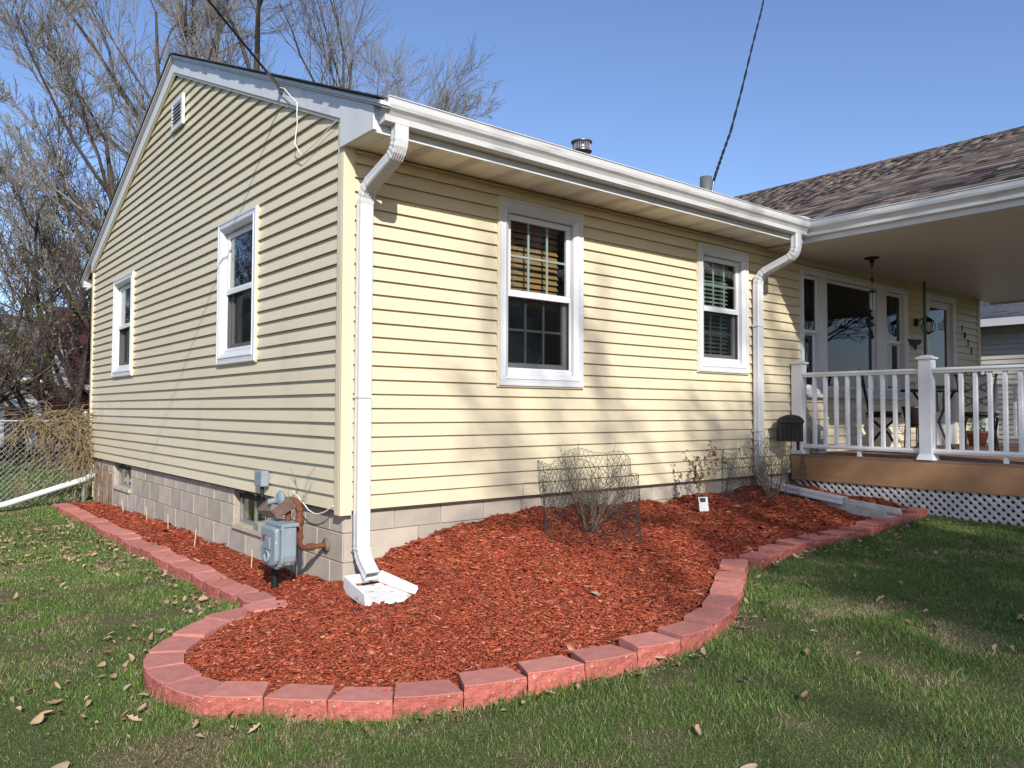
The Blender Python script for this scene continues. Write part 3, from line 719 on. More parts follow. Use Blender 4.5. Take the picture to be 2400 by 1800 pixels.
def newel(x, y, top):
    m = MB(); m.box((x-.062, y-.062, DZ+.03), (x+.062, y+.062, top-.03)); p = m.build('newel_post', MT['white_vinyl'], porch, .006)
    m = MB(); m.box((x-.08, y-.08, top-.032), (x+.08, y+.08, top-.012))
    m.add([(x-.07, y-.07, top-.012), (x+.07, y-.07, top-.012), (x+.07, y+.07, top-.012), (x-.07, y+.07, top-.012), (x-.035, y-.035, top+.01), (x+.035, y-.035, top+.01), (x+.035, y+.035, top+.01), (x-.035, y+.035, top+.01)],
          [(0, 1, 5, 4), (1, 2, 6, 5), (2, 3, 7, 6), (3, 0, 4, 7), (4, 5, 6, 7)]); m.build('post_cap', MT['white_vinyl'], p, .003)
    m = MB(); m.add([(x-.085, y-.085, DZ+.027), (x+.085, y-.085, DZ+.027), (x+.085, y+.085, DZ+.027), (x-.085, y+.085, DZ+.027), (x-.064, y-.064, DZ+.085), (x+.064, y-.064, DZ+.085), (x+.064, y+.064, DZ+.085), (x-.064, y+.064, DZ+.085)],
          [(0, 1, 5, 4), (1, 2, 6, 5), (2, 3, 7, 6), (3, 0, 4, 7), (4, 5, 6, 7), (3, 2, 1, 0)]); m.build('post_skirt', MT['white_vinyl'], p, .003)
PX = 5.712
newel(PX, -.088, 1.275); newel(PX, -1.495, 1.262); newel(PX, -2.90, 1.26)
newel(11.15, -.09, 1.27); newel(11.15, -1.5, 1.27); newel(11.15, -2.9, 1.27)
def railing(x, y0, y1, zt=1.09, zb=.285, tan=False):
    m_ = MT['white_vinyl']
    m = MB().prism([(x-.032, zt), (x+.032, zt), (x+.036, zt+.018), (x+.044, zt+.026), (x+.044, zt+.040), (x+.03, zt+.050), (x-.03, zt+.050), (x-.044, zt+.040), (x-.044, zt+.026), (x-.036, zt+.018)], y0, y1, 1); m.build('top_rail', m_, porch)
    m = MB().prism([(x-.03, zb), (x+.03, zb), (x+.034, zb+.02), (x+.022, zb+.045), (x-.022, zb+.045), (x-.034, zb+.02)], y0, y1, 1); m.build('bottom_rail', m_, porch)
    n = max(1, round(abs(y1-y0)/.1275)-1)
    bal = MB().prism([(-.019, -.012), (.019, -.012), (.019, .012), (-.019, .012)], zb+.044, zt+.001, 2) if False else MB().box((-.019, -.019, zb+.044), (.019, .019, zt+.001))
    me = bal.mesh('baluster', m_)
    for i in range(n):
        o = link('baluster', me, porch, (x, y0+(y1-y0)*(i+1)/(n+1), 0)); o.rotation_euler = (0, 0, 0)
        md = o.modifiers.new('bevel', 'BEVEL'); md.width = .004; md.segments = 2
    m = MB(); ym = (y0+y1)/2; m.box((x-.018, ym-.02, DZ+.027), (x+.018, ym+.02, zb)); m.build('rail_foot', m_, porch)
railing(PX, -1.432, -.152); railing(PX, -2.836, -1.558); railing(11.15, -1.436, -.152); railing(11.15, -2.836, -1.564)
mb = MB(); mb.box((5.66, -3.0, DZ+.03), (5.78, -2.98, 2.5)); 
mb = MB(); mb.box((5.64, -3.10, -.4), (5.76, -2.985, 2.50)); mb.build('roof_post', MT['white_paint'], porch, .005)
mb = MB(); mb.box((11.0, -3.10, -.4), (11.12, -2.985, 2.50)); mb.build('roof_post', MT['white_paint'], porch, .005)

# ---------------------------------------------------------------- things on the porch
def arc(c, r, a0, a1, n, f):   # points of an arc in a plane given by f(p, q)
    return [f(c[0]+r*math.cos(a0+(a1-a0)*i/n), c[1]+r*math.sin(a0+(a1-a0)*i/n)) for i in range(n+1)]
def bistro_chair(loc, rz, label):
    t = empty('bistro_chair', loc, label, 'chair', 'wrought iron bistro set on the porch'); t.rotation_euler = (0, 0, rz)
    B = MT['black']
    def part(name, mb):
        o = bpy.data.objects.new(name, mb.mesh(name, B)); COL.objects.link(o); o.parent = t; return o
    m = MB(); m.lathe([(.0, .425), (.17, .43), (.195, .445), (.20, .46), (.19, .475), (.14, .485), (.0, .487)], (0, 0, 0), 24); part('seat', m)
    m = MB(); m.tube(arc((0, 0), .185, 0, 2*math.pi, 24, lambda p, q: (p, q, .42)), .009, 6, False); part('seat_ring', m)
    for s in (-1, 1):
        m = MB(); m.tube([(s*.17, -.17, 0), (s*.155, -.05, .22), (s*.165, .1, .36), (s*.17, .16, .42)], .014, 6); part('leg', m)
        m = MB(); m.tube([(s*.185, .21, 0), (s*.165, .05, .22), (s*.16, -.1, .37), (s*.155, -.15, .42)], .014, 6); part('leg', m)
        m = MB(); m.tube([(s*.155, .15, .40), (s*.17, .18, .60), (s*.195, .215, .80), (s*.215, .235, .93)], .014, 6); m.lathe([(0, .92), (.016, .925), (.02, .938), (.012, .952), (0, .955)], (s*.216, .237, 0), 8); part('back_upright', m)
    m = MB(); m.tube([(-.155, .05, .225), (.155, .05, .225)], .008, 6); part('stretcher', m)
    bx = lambda p, q: (p, .165+.085*(q-.5)/.43, q)
    m = MB(); m.tube([bx(-.21, .915), bx(-.1, .93), bx(0, .925), bx(.1, .93), bx(.21, .915)], .008, 6); part('top_rail', m)
    m = MB()
    for z in (.535, .70):
        for s in (-1, 1):
            m.tube([bx(s*-.165, z), bx(0, z+.085), bx(s*.18, z+.17)], .009, 5)
    for s in (-1, 1):
        for cz in (.62, .79): m.tube(arc((s*.085, cz), .035, 0, 2*math.pi*1.2, 14, bx), .008, 5)
    for cx in (-.07, .07): m.tube(arc((cx, .965), .035, -1.2, math.pi*1.3, 12, bx), .008, 5)
    part('scrollwork', m); return t
bistro_chair((6.98, -.46, DZ+.027), math.radians(25), 'black iron bistro chair beside the table under the picture window')
bistro_chair((7.72, -1.26, DZ+.027), math.radians(-62), 'black iron bistro chair standing in front of the storm door')
t = empty('bistro_table', (7.42, -.86, DZ+.027), 'small round black iron bistro table between two chairs', 'table', 'wrought iron bistro set on the porch')
def local(name, mb, m, par, bevel=0):
    o = bpy.data.objects.new(name, mb.mesh(name, m)); COL.objects.link(o); o.parent = par
    if bevel: md = o.modifiers.new('bevel', 'BEVEL'); md.width = bevel; md.segments = 2
    return o
m = MB(); m.lathe([(0, .725), (.35, .725), (.365, .735), (.365, .745), (.35, .755), (0, .755)], (0, 0, 0), 36); local('table_top', m, MT['black'], t)
for k in range(3):
    a = k*2.094+.4; c, s = math.cos(a), math.sin(a); m = MB(); m.tube([(.27*c, .27*s, 0), (.13*c, .13*s, .18), (.06*c, .06*s, .36), (.14*c, .14*s, .56), (.25*c, .25*s, .725)], .014, 6); local('leg', m, MT['black'], t)
m = MB(); m.tube(arc((0, 0), .075, 0, 2*math.pi, 18, lambda p, q: (p, q, .36)), .008, 6, False); local('leg_ring', m, MT['black'], t)
t = empty('candle_jar', (7.22, -.68, DZ+.027+.757), 'small glass jar candle standing on the black bistro table', 'candle')
m = MB(); m.lathe([(0, 0), (.05, 0), (.055, .01), (.055, .05), (.048, .055), (0, .055)], (0, 0, 0), 16); local('jar', m, mat('jar', (.35, .36, .3), .15, .6), t)
m = MB(); m.lathe([(0, .056), (.05, .056), (.05, .075), (.01, .08), (0, .09)], (0, 0, 0), 16); local('lid', m, MT['galv'], t)
# planter on a stand
t = empty('planter', (7.18, -.72, DZ+.027), 'dark glazed planter pot on a slender black stand by the railing', 'planter')
m = MB()
for k in range(3):
    a = k*2.094; c, s = math.cos(a), math.sin(a); m.tube([(.10*c, .10*s, 0), (.085*c, .085*s, .32)], .008, 6)
m.tube(arc((0, 0), .09, 0, 2*math.pi, 16, lambda p, q: (p, q, .30)), .008, 6, False); local('stand', m, MT['black'], t)
m = MB(); m.lathe([(0, .31), (.085, .31), (.115, .50), (.125, .53), (.125, .55), (.105, .55), (.10, .50), (0, .50)], (0, 0, 0), 20); local('pot', m, mat('dark glaze', (.02, .012, .010), .35, .5), t)
# flower pot with leaves
t = empty('flower_pot', (9.75, -.50, DZ+.027), 'terracotta flower pot with bright green leafy plant near the door', 'flower pot')
m = MB(); m.lathe([(0, 0), (.10, 0), (.135, .16), (.15, .17), (.15, .21), (.13, .21), (.12, .16), (0, .16)], (0, 0, 0), 20); local('pot', m, mat('terracotta', (.22, .085, .045), .8, .2, var=.2, vscale=15), t)
V = []; F = []
for i in range(220):
    a = rng.uniform(0, 6.28); r = rng.uniform(0, .12); z = .2+rng.uniform(0, .28)*(1-r*3); c = np.array([r*math.cos(a), r*math.sin(a), z]); u = rng.normal(size=3); u /= np.linalg.norm(u); w = np.cross(u, rng.normal(size=3)); w /= np.linalg.norm(w)
    b = len(V); V += [c-u*.02, c+w*.012, c+u*.02, c-w*.012]; F.append((b, b+1, b+2, b+3))
o = bpy.data.objects.new('foliage', mesh_np('foliage', V, F, [mat('pot leaf', (.07, .17, .03), .5, .3, var=.3, vscale=30)])); COL.objects.link(o); o.parent = t
# lantern standing on the floor
t = empty('floor_lantern', (5.98, -.16, DZ+.027), 'white metal candle lantern standing on the deck against the wall', 'lantern')
m = MB(); m.box((-.07, -.07, 0), (.07, .07, .02)); local('base', m, MT['white_paint'], t, .003)
for sx in (-1, 1):
    for sy in (-1, 1): m = MB(); m.box((sx*.06-.008, sy*.06-.008, .02), (sx*.06+.008, sy*.06+.008, .26)); local('upright', m, MT['white_paint'], t)
for sx in (-1, 1):
    m = MB(); m.box((sx*.06-.002, -.052, .02), (sx*.06+.002, .052, .26)); local('pane', m, MT['glass'], t)
m = MB(); m.add([(-.08, -.08, .26), (.08, -.08, .26), (.08, .08, .26), (-.08, .08, .26), (-.02, -.02, .33), (.02, -.02, .33), (.02, .02, .33), (-.02, .02, .33)], [(3, 2, 1, 0), (0, 1, 5, 4), (1, 2, 6, 5), (2, 3, 7, 6), (3, 0, 4, 7), (4, 5, 6, 7)]); local('roof', m, MT['white_paint'], t)
m = MB(); m.tube(arc((0, .36), .035, 0, 2*math.pi, 16, lambda p, q: (p, 0, q)), .005, 6, False); local('handle', m, MT['white_paint'], t)
# wall lamp
t = empty('wall_lamp', (8.93, -.02, 1.97), 'black porch lantern lamp mounted on the wall beside the door', 'lamp')
m = MB(); m.lathe([(0, 0), (.055, 0), (.05, -.02), (.02, -.03), (0, -.03)], (0, 0, 0), 16, 'y'); local('wall_plate', m, MT['black'], t)
m = MB(); m.tube([(0, -.02, 0), (0, -.09, .05), (0, -.15, .08), (0, -.17, .055)], .009, 6); local('arm', m, MT['black'], t)
m = MB(); m.lathe([(.0, .06), (.03, .05), (.075, .01), (.07, .0), (0, 0)], (0, -.17, 0), 6, smooth=False); local('cap', m, MT['black'], t)
m = MB(); m.lathe([(.062, 0), (.085, -.06), (.075, -.13), (.05, -.15), (.0, -.15)], (0, -.17, 0), 6, smooth=False); local('glass_body', m, MT['glass'], t)
m = MB()
for k in range(6):
    a = math.pi*k/3; c, s = math.cos(a), math.sin(a); m.tube([(.064*c, -.17+.064*s, 0), (.087*c, -.17+.087*s, -.06), (.077*c, -.17+.077*s, -.13), (.05*c, -.17+.05*s, -.15)], .005, 4)
m.lathe([(0, -.15), (.055, -.15), (.03, -.165), (.01, -.18), (0, -.185)], (0, -.17, 0), 6); local('cage', m, MT['black'], t)
m = MB(); m.tube([(0, -.17, -.14), (0, -.17, -.05)], .014, 8); local('bulb', m, mat('bulb', (.7, .7, .66), .3, .5), t)
# flying bird ornament on the wall
bird = [(-.21, .05), (-.15, .035), (-.09, .04), (-.05, .05), (.0, .045), (.05, .055), (.10, .05), (.16, .06), (.20, .06), (.23, .04), (.20, .0), (.15, -.02), (.10, -.025), (.07, -.05), (.08, -.085), (.055, -.10), (.03, -.085), (.01, -.09), (.015, -.05), (-.03, -.035), (-.08, -.03), (-.14, -.005), (-.18, .02)]
m = MB().prism([(8.83+p, 1.675+q) for p, q in bird], -.045, -.03, 1); o = m.build('bird_ornament', MT['black'], None, .004); tag(o, 'black flying-bird wall ornament between the picture window and the lamp', 'wall ornament')
m = MB(); m.box((8.82, -.031, 1.66), (8.85, -.008, 1.69)); m.build('hanger', MT['black'], o)
# slender green pole
o = MB().tube([(8.60, -.28, DZ+.027), (8.60, -.28, 2.49)], .017, 10).build('green_pole', mat('green pole', (.05, .12, .09), .5, .4)); tag(o, 'slender dark green pole standing from deck to porch ceiling', 'pole')
m = MB(); m.lathe([(.0, DZ+.027), (.09, DZ+.027), (.09, DZ+.045), (.02, DZ+.055), (.017, DZ+.10)], (8.60, -.28, 0), 20); m.build('base_plate', MT['black'], o)
# wind chime with birds
t = empty('wind_chime', (6.50, -.57, 2.505), 'dark bird wind chime hanging from the porch ceiling', 'wind chime')
m = MB(); m.lathe([(0, 0), (.085, 0), (.085, -.012), (.03, -.02), (.025, -.06), (0, -.06)], (0, 0, 0), 16); local('ceiling_bracket', m, MT['black'], t)
m = MB(); m.tube(arc((0, -.09), .022, 0, 6.28, 14, lambda p, q: (p, 0, q)), .006, 6, False); local('ring', m, MT['black'], t)
m = MB(); m.tube([(0, 0, -.11), (0, 0, -.95)], .0022, 4); local('cord', m, MT['black'], t)
sb = [(-.05, -.01), (-.02, .012), (.005, .02), (.02, .045), (.04, .055), (.05, .04), (.04, .01), (.02, -.02), (-.01, -.025)]
for z, k, rz in ((-.26, 1, .2), (-.70, 1.2, 1.0), (-.78, 1.2, 2.6), (-.92, 1.25, .6), (-.62, .8, 1.8)):
    m = MB(); m.prism([(p*k, q*k*1.1) for p, q in sb], -.008, .008, 1); o = local('bird', m, MT['black'], t, .004); o.location = (.0 if z > -.3 else .03*math.cos(rz), .03*math.sin(rz) if z < -.3 else 0, z); o.rotation_euler = (0, .5 if z > -.3 else 0, rz)
m = MB(); m.lathe([(0, -.38), (.02, -.385), (.05, -.405), (.05, -.41), (0, -.41)], (0, 0, 0), 16); local('canopy', m, MT['black'], t)
for k in range(4):
    a = k*1.57; m = MB(); m.tube([(.026*math.cos(a), .026*math.sin(a), -.41), (.026*math.cos(a), .026*math.sin(a), -.56-.03*k)], .005, 6); local('chime_tube', m, MT['galv'], t)
# house number, one mesh for each digit, set in a falling line
DIG = {'1': [[(0, -1), (0, 1), (-.3, .6)]], '0': [[(.5*math.sin(a), math.cos(a)) for a in np.linspace(0, 2*math.pi, 15)]],
       '3': [[(-.45, .8), (0, 1), (.42, .7), (.3, .2), (-.05, .05), (.4, -.15), (.45, -.6), (.05, -1), (-.45, -.8)]], '4': [[(.3, -1), (.3, 1), (-.5, -.3), (.55, -.3)]]}
hn = empty('house_number', (10.54, -.02, 1.63), 'dark house number 1034 set diagonally on siding by the door', 'house number')
for ch, x, z in (('1', 10.54, 2.00), ('0', 10.645, 1.90), ('3', 10.76, 1.79), ('4', 10.895, 1.675)):
    m = MB()
    for st in DIG[ch]: m.tube([(x+p*.042, -.026, z+q*.048) for p, q in st], .0075, 5)
    m.build('digit', MT['black'], hn)

# ---------------------------------------------------------------- mailbox on the front wall
t = empty('mailbox', (5.30, -.215, .37), 'black ornate arched mailbox fixed beside the porch railing', 'mailbox')
t.rotation_euler = (0, 0, math.radians(-50))
w, dp, h = .125, .10, .215
ap = [(-w, 0), (w, 0), (w, h)]+[(w*math.cos(a), h+.068*math.sin(a)) for a in np.linspace(.15, math.pi-.15, 11)]+[(-w, h)]
m = MB().prism(ap, -dp, dp, 1); mbx = local('box', m, MT['black'], t, .006)
m = MB().prism([(-w-.01, h-.012), (w+.01, h-.012), (w+.01, h)]+[((w+.01)*math.cos(a), h+.08*math.sin(a)) for a in np.linspace(.12, math.pi-.12, 11)]+[(-w-.01, h)], -dp-.018, -dp-.001, 1); lid = local('lid', m, MT['black'], t, .005)
m = MB()
for k in range(6): m.tube([(-.08+k*.032, -dp-.02, h+.012), (-.08+k*.032, -dp-.02, h+.05)], .004, 4)
m.tube([(-w+.015, -dp-.006, h-.04), (0, -dp-.006, h-.02), (w-.015, -dp-.006, h-.04)], .006, 5)
for i in range(5):
    for j in range(5): m.tube(arc((-.085+i*.0425, .03+j*.033), .013, 0, 6.28, 8, lambda p, q: (p, -dp-.003, q)), .0035, 4, False)
local('relief', m, MT['black'], mbx)
m = MB(); m.box((-.02, .10, .04), (.02, .20, .16)); m.box((.07, -.02, -.10), (.10, .02, 0)); local('bracket', m, MT['black'], t, .003)

# ---------------------------------------------------------------- blinds and curtains hung inside the windows
def blind(box, z0, z1, sp, depth, m_, label, tilt, cat='blind'):
    u0, u1 = box[0]+.13, box[1]-.13
    t = empty('window_blind', ((u0+u1)/2, depth, z1), label, cat)
    m = MB(); m.box((u0, depth-.03, z1-.04), (u1, depth+.03, z1)); m.build('head_rail', m_, t)
    z = z1-.06; me = None
    while z > z0:
        c, s = math.cos(tilt)*.025, math.sin(tilt)*.025
        m = MB(); m.add([(u0, depth-c, z-s), (u1, depth-c, z-s), (u1, depth+c, z+s), (u0, depth+c, z+s), (u0, depth-c, z-s+.003), (u1, depth-c, z-s+.003), (u1, depth+c, z+s+.003), (u0, depth+c, z+s+.003)],
                      [(3, 2, 1, 0), (4, 5, 6, 7), (0, 1, 5, 4), (1, 2, 6, 5), (2, 3, 7, 6), (3, 0, 4, 7)]); m.build('slat', m_, t); z -= sp
    m = MB(); m.box((u0, depth-.025, z0-.03), (u1, depth+.025, z0)); m.build('bottom_rail', m_, t)
    for k in (.22, .78):
        m = MB(); xx = u0+(u1-u0)*k; m.tube([(xx, depth-.028, z0), (xx, depth-.028, z1)], .002, 4); m.build('cord', m_, t)
blind(W1, 1.60, 2.30, .052, .17, MT['wood_slat'], 'wooden slat blind, half raised, inside the tall front window', 1.0)
blind(W2, 1.27, 2.28, .044, .165, MT['white_slat'], 'white slat blind lowered inside the smaller front window', .6)
for box, nm in ((GW1, 'near the gas meter'), (GW2, 'near the chain-link fence')):
    u0, u1 = box[0]+.12, box[1]-.12; V = []; n = 60
    for i in range(n+1):
        u = u0+(u1-u0)*i/n
        for z in (1.20, 1.80): V.append((.17+.018*math.sin(i*1.1)+.008*math.sin(i*.37), u, z))
    F = [(2*i, 2*i+2, 2*i+3, 2*i+1) for i in range(n)]
    o = link('curtain', mesh_np('curtain', V, F, [mat('curtain', (.20, .21, .225), .9, .1)], smooth=True)); tag(o, 'grey pleated half curtain inside the gable window '+nm, 'curtain')
    md = o.modifiers.new('thick', 'SOLIDIFY'); md.thickness = .004

# ---------------------------------------------------------------- gas meter at the gable wall
t = empty('gas_meter', (-.29, .33, -.56), 'blue-grey gas meter with rusty pipes and regulator beside the house corner', 'gas meter')
BX0, BX1, BY0, BY1, BZ0, BZ1 = -.335, -.238, .185, .465, -.395, -.085
pr_ = []
for (cy, cz, a0) in ((BY1-.06, BZ1-.03, 0), (BY0+.06, BZ1-.03, math.pi/2), (BY0+.09, BZ0+.09, math.pi), (BY1-.09, BZ0+.09, 1.5*math.pi)):
    r = .03 if cz > -.2 else .09
    rr = .06 if cz > -.2 else .09
    for k in range(5): pr_.append((cy+rr*math.cos(a0+k*math.pi/8)*1.0, cz+r*math.sin(a0+k*math.pi/8)))
body = MB().prism(pr_, BX0, BX1, 0).build('body', MT['meter'], t, .012)
cy0, cz0 = (BY0+BY1)/2, (BZ0+BZ1)/2
m = MB().prism([(cy0+(p-cy0)*1.10, cz0-.01+(q-cz0+.01)*1.03) for p, q in pr_], BX0-.018, BX0+.004, 0); m.build('flange', MT['meter'], body, .006)
m = MB().prism([(cy0+(p-cy0)*.93, cz0-.02+(q-cz0+.02)*.86) for p, q in pr_], BX0-.055, BX0-.016, 0); m.build('front_cover', MT['meter'], t, .014)
m = MB(); m.lathe([(.045, BX0-.056), (.045, BX0-.068), (.03, BX0-.070), (.03, BX0-.062), (0, BX0-.062)], (0, cy0-.0, BZ0+.085), 20, 'x'); m.build('boss', MT['meter'], t)
m = MB(); m.box((BX0-.066, cy0-.055, cz0-.02), (BX0-.055, cy0+.055, cz0+.06)); m.build('index_plate', MT['meter'], t, .004)
m = MB(); m.box((BX0-.068, cy0+.02, cz0+.035), (BX0-.056, cy0+.055, cz0+.07)); m.build('red_tag', mat('red tag', (.2, .05, .03), .6, .3), t)
m = MB()
for p, q in pr_[::3]: m.lathe([(.009, BX0-.026), (.009, BX0-.019), (.0, BX0-.019)], (0, cy0+(p-cy0)*1.02, cz0-.01+(q-cz0+.01)*.97), 6, 'x')
m.build('bolt', MT['meter'], body)
m = MB(); m.box((BX0-.02, BY0-.012, BZ1-.022), (BX1+.012, BY1+.01, BZ1+.004)); m.build('top_flange', MT['meter'], body, .006)
m = MB(); m.box((BX0-.075, BY1-.02, -.155), (BX0+.03, BY1+.075, -.095)); m.build('reader_box', mat('aged metal', (.25, .23, .20), .5, .4, var=.3, vscale=20), t, .006)
# pipes
RX0, RY0_ = -.185, .265
m = MB(); m.tube([(-.255, .30, BZ1), (-.255, .30, .02)], .020, 12); m.build('riser', MT['rust'], t)
pth = [(-.262, .40, .03), (-.245, .37, .056), (-.225, .33, .064), (-.205, .29, .056), (-.192, .27, .03), (-.186, .265, -.02), (-.184, .262, -.21)]
m = MB().tube(pth, .023, 12); pp = m.build('outlet_pipe', MT['rust'], t)
m = MB().tube([(-.184, .262, -.195), (-.182, .264, -.235), (-.170, .268, -.262), (-.14, .272, -.272), (.03, .272, -.272)], .018, 12); m.build('wall_pipe', MT['rust'], t)
for c, ax, h, r in (((-.188, .266, -.0), 'z', .035, .027), ((-.185, .263, -.085), 'z', .05, .029), ((-.184, .262, -.19), 'z', .03, .026)):
    m = MB(); m.lathe([(r-.004, c[2]-h/2), (r, c[2]-h/2+.004), (r, c[2]+h/2-.004), (r-.004, c[2]+h/2)], (c[0], c[1], 0), 14, ax); m.build('coupling', MT['rust'], pp)
m = MB(); m.lathe([(.022, -.125), (.026, -.12), (.026, -.075), (.022, -.07)], (0, .272, -.272), 14, 'x'); m.build('coupling', MT['rust'], pp)
m = MB(); m.lathe([(.0, .012), (.05, .016), (.047, .03), (.0, .034)], (0, .272, -.272), 18, 'x'); m.build('wall_flange', mat('mastic', (.16, .145, .12), .9, .1, bump=.4, bscale=80), t)
m = MB(); m.tube([(-.29, .43, -.39), (-.29, .43, -.64)], .026, 12); m.build('inlet_pipe', MT['black'], t)
# regulator: domed disc with a body
m = MB(); m.lathe([(0, -.022), (.02, -.022), (.045, -.016), (.056, -.005), (.058, .0), (.056, .005), (.045, .016), (.03, .022), (0, .024)], (-.275, .385, .07), 24, 'x'); rg = m.build('regulator', MT['meter'], t)
m = MB(); m.tube([(-.297, .395, .06), (-.335, .44, .045)], .022, 12); m.build('regulator_neck', MT['meter'], rg)
m = MB(); m.tube([(-.275, .39, .02), (-.268, .395, -.05)], .024, 12); m.build('regulator_body', MT['meter'], rg)
# bent rusted shield plates under the regulator
def plate(P, th=.004):
    a, b, c, d = [Vector(p) for p in P]; n = (b-a).cross(d-a).normalized()*th
    V = [a, b, c, d, a+n, b+n, c+n, d+n]; return MB().add(V, [(3, 2, 1, 0), (4, 5, 6, 7), (0, 1, 5, 4), (1, 2, 6, 5), (2, 3, 7, 6), (3, 0, 4, 7)])
plate([(-.345, .38, -.012), (-.325, .31, -.062), (-.235, .20, .03), (-.26, .28, .09)]).build('shield_plate', MT['rustplate'], t)
plate([(-.36, .60, -.03), (-.345, .385, -.014), (-.30, .48, .045), (-.31, .60, .03)]).build('shield_plate', MT['rustplate'], t)
plate([(-.36, .60, -.032), (-.345, .385, -.016), (-.325, .315, -.066), (-.33, .50, -.07)]).build('shield_plate', MT['rustplate'], t)
# little reader box on its stalk, fixed to the wall
rb = MB(); rb.box((-.085, 1.22, .075), (-.02, 1.375, .20)); o = rb.build('meter_box', MT['meter'], t, .008); o['label'] = 'small blue-grey reader box above the basement window'
m = MB(); m.tube([(-.05, 1.29, .08), (-.055, 1.27, -.01)], .016, 10); m.build('stalk', MT['blackrubber'], o)
m = MB(); m.tube([(-.055, 1.27, -.01), (-.07, 1.24, -.06), (-.2, .8, -.09), (-.33, .5, -.09)], .005, 6); m.build('lead', MT['blackrubber'], t)
# loose white cable with a knot by the pipes
o = MB().tube([(-.03, .72, .085), (-.05, .66, .06), (-.06, .60, .062), (-.055, .52, .025), (-.05, .42, -.03), (-.04, .34, -.05), (-.04, .26, -.043), (-.035, .17, -.018), (-.028, .075, .03)], .0045, 8).build('loose_cable', MT['whitecable']); tag(o, 'loose white cable drooping along the siding above the gas pipe', 'cable')
# ---------------------------------------------------------------- splash blocks
def splash(name, back, ang, L, w0, w1, hw, m_, label, zb, zf):
    """open concrete trough: floor slab, two side walls, back wall; slopes from zb (back) to zf (front)"""
    t = empty(name, (back[0], back[1], zb), label, 'splash block')
    c, s = math.cos(ang), math.sin(ang)
    def Q(l, w, h):
        z = zb+(zf-zb)*l/L+h; return (back[0]+c*l-s*w, back[1]+s*l+c*w, z)
    def W_(l): return w0+(w1-w0)*l/L
    m = MB()
    def hexa(P): m.add(P, [(3, 2, 1, 0), (4, 5, 6, 7), (0, 1, 5, 4), (1, 2, 6, 5), (2, 3, 7, 6), (3, 0, 4, 7)])
    hexa([Q(0, -w0, -.06), Q(L, -w1, -.06), Q(L, w1, -.06), Q(0, w0, -.06), Q(0, -w0, -.03), Q(L, -w1, -.035), Q(L, w1, -.035), Q(0, w0, -.03)])
    m.build('trough', m_, t, .006)
    for sg in (-1, 1):
        m = MB(); k = .028
        hexa([Q(0, sg*w0, -.05), Q(L, sg*w1, -.05), Q(L, sg*(w1-k), -.028), Q(0, sg*(w0-k*1.3), -.018), Q(0, sg*w0, hw), Q(L*.97, sg*w1, hw*.5), Q(L*.97, sg*(w1-k*.7), hw*.45), Q(0, sg*(w0-k*.8), hw)]); m.build('side_wall', m_, t, .006)
    m = MB(); k = .03; hexa([Q(0, -w0+.01, -.02), Q(k, -w0+.03, .001), Q(k, w0-.03, .001), Q(0, w0-.01, -.02), Q(0, -w0+.012, hw-.002), Q(k*.8, -w0+.03, hw-.004), Q(k*.8, w0-.03, hw-.004), Q(0, w0-.012, hw-.002)]); m.build('back_wall', m_, t, .005)
    return t
splash('splash_block', (.125, -.085), math.radians(-90), .40, .15, .20, .055, MT['splash_white'], 'white painted splash block under the downspout at the house corner', -.478, -.50)
splash('splash_block', (5.06, -.76), math.radians(-94), .72, .115, .15, .06, MT['splash_grey'], 'bare grey concrete splash block under the long downspout extension', -.225, -.262)
# ================================================================ ground
def vnoise(x, y, sc, seed):
    """smooth value noise for placing and colouring things"""
    r = np.random.default_rng(seed); T = r.random((64, 64)); x = np.asarray(x)*sc+100; y = np.asarray(y)*sc+100
    xi, yi = np.floor(x).astype(int), np.floor(y).astype(int); fx, fy = x-xi, y-yi; fx = fx*fx*(3-2*fx); fy = fy*fy*(3-2*fy)
    g = lambda a, b: T[a % 64, b % 64]
    return (g(xi, yi)*(1-fx)+g(xi+1, yi)*fx)*(1-fy)+(g(xi, yi+1)*(1-fx)+g(xi+1, yi+1)*fx)*fy
def dry(x, y):
    n = .28*vnoise(x, y, 1.3, 3)+.37*vnoise(x, y, 3.3, 4)+.35*vnoise(x, y, 8, 5)
    left = np.clip((-.35-x)/.9, 0, 1)*.05
    return np.clip((n+left-.53)/.20, 0, 1)
def axis(lo, hi, step, far):
    a = list(np.arange(lo, hi, step)); d = step; q = lo; pre = []
    while q > -far: d *= 1.35; q -= d; pre.append(q)
    d = step; q = hi; post = []
    while q < far: d *= 1.35; q += d; post.append(q)
    return np.array(pre[::-1]+a+post)
gx, gy = axis(-6, 9, .12, 260), axis(-6, 12, .12, 260)
X, Y = np.meshgrid(gx, gy); Z = zl(X, Y)+.012*(vnoise(X, Y, 1.7, 9)-.5)
ins = in_poly(np.c_[X.ravel(), Y.ravel()], BED).reshape(X.shape); Z = np.where(ins, Z-.05, Z)
nx = len(gx); I = np.arange(X.size).reshape(X.shape)
F = np.stack([I[:-1, :-1], I[:-1, 1:], I[1:, 1:], I[1:, :-1]], -1).reshape(-1, 4)
dr_ = dry(X.ravel(), Y.ravel())[:, None]
soil = np.array([.085, .075, .040]); gr = np.array([.060, .105, .024]); st = np.array([.17, .14, .075])
far = np.clip((np.hypot(X.ravel()+2, Y.ravel()+5)-9)/10, 0, 1)[:, None]
cols = (soil*.55+gr*.45)*(1-dr_)+(soil*.62+st*.38)*dr_
cols = cols*(1-far)+np.array([.055, .095, .022])*far
MG = mat('lawn ground', (0, 0, 0), .95, .1, attr=True, var=.6, vscale=70, bump=.9, bscale=110)
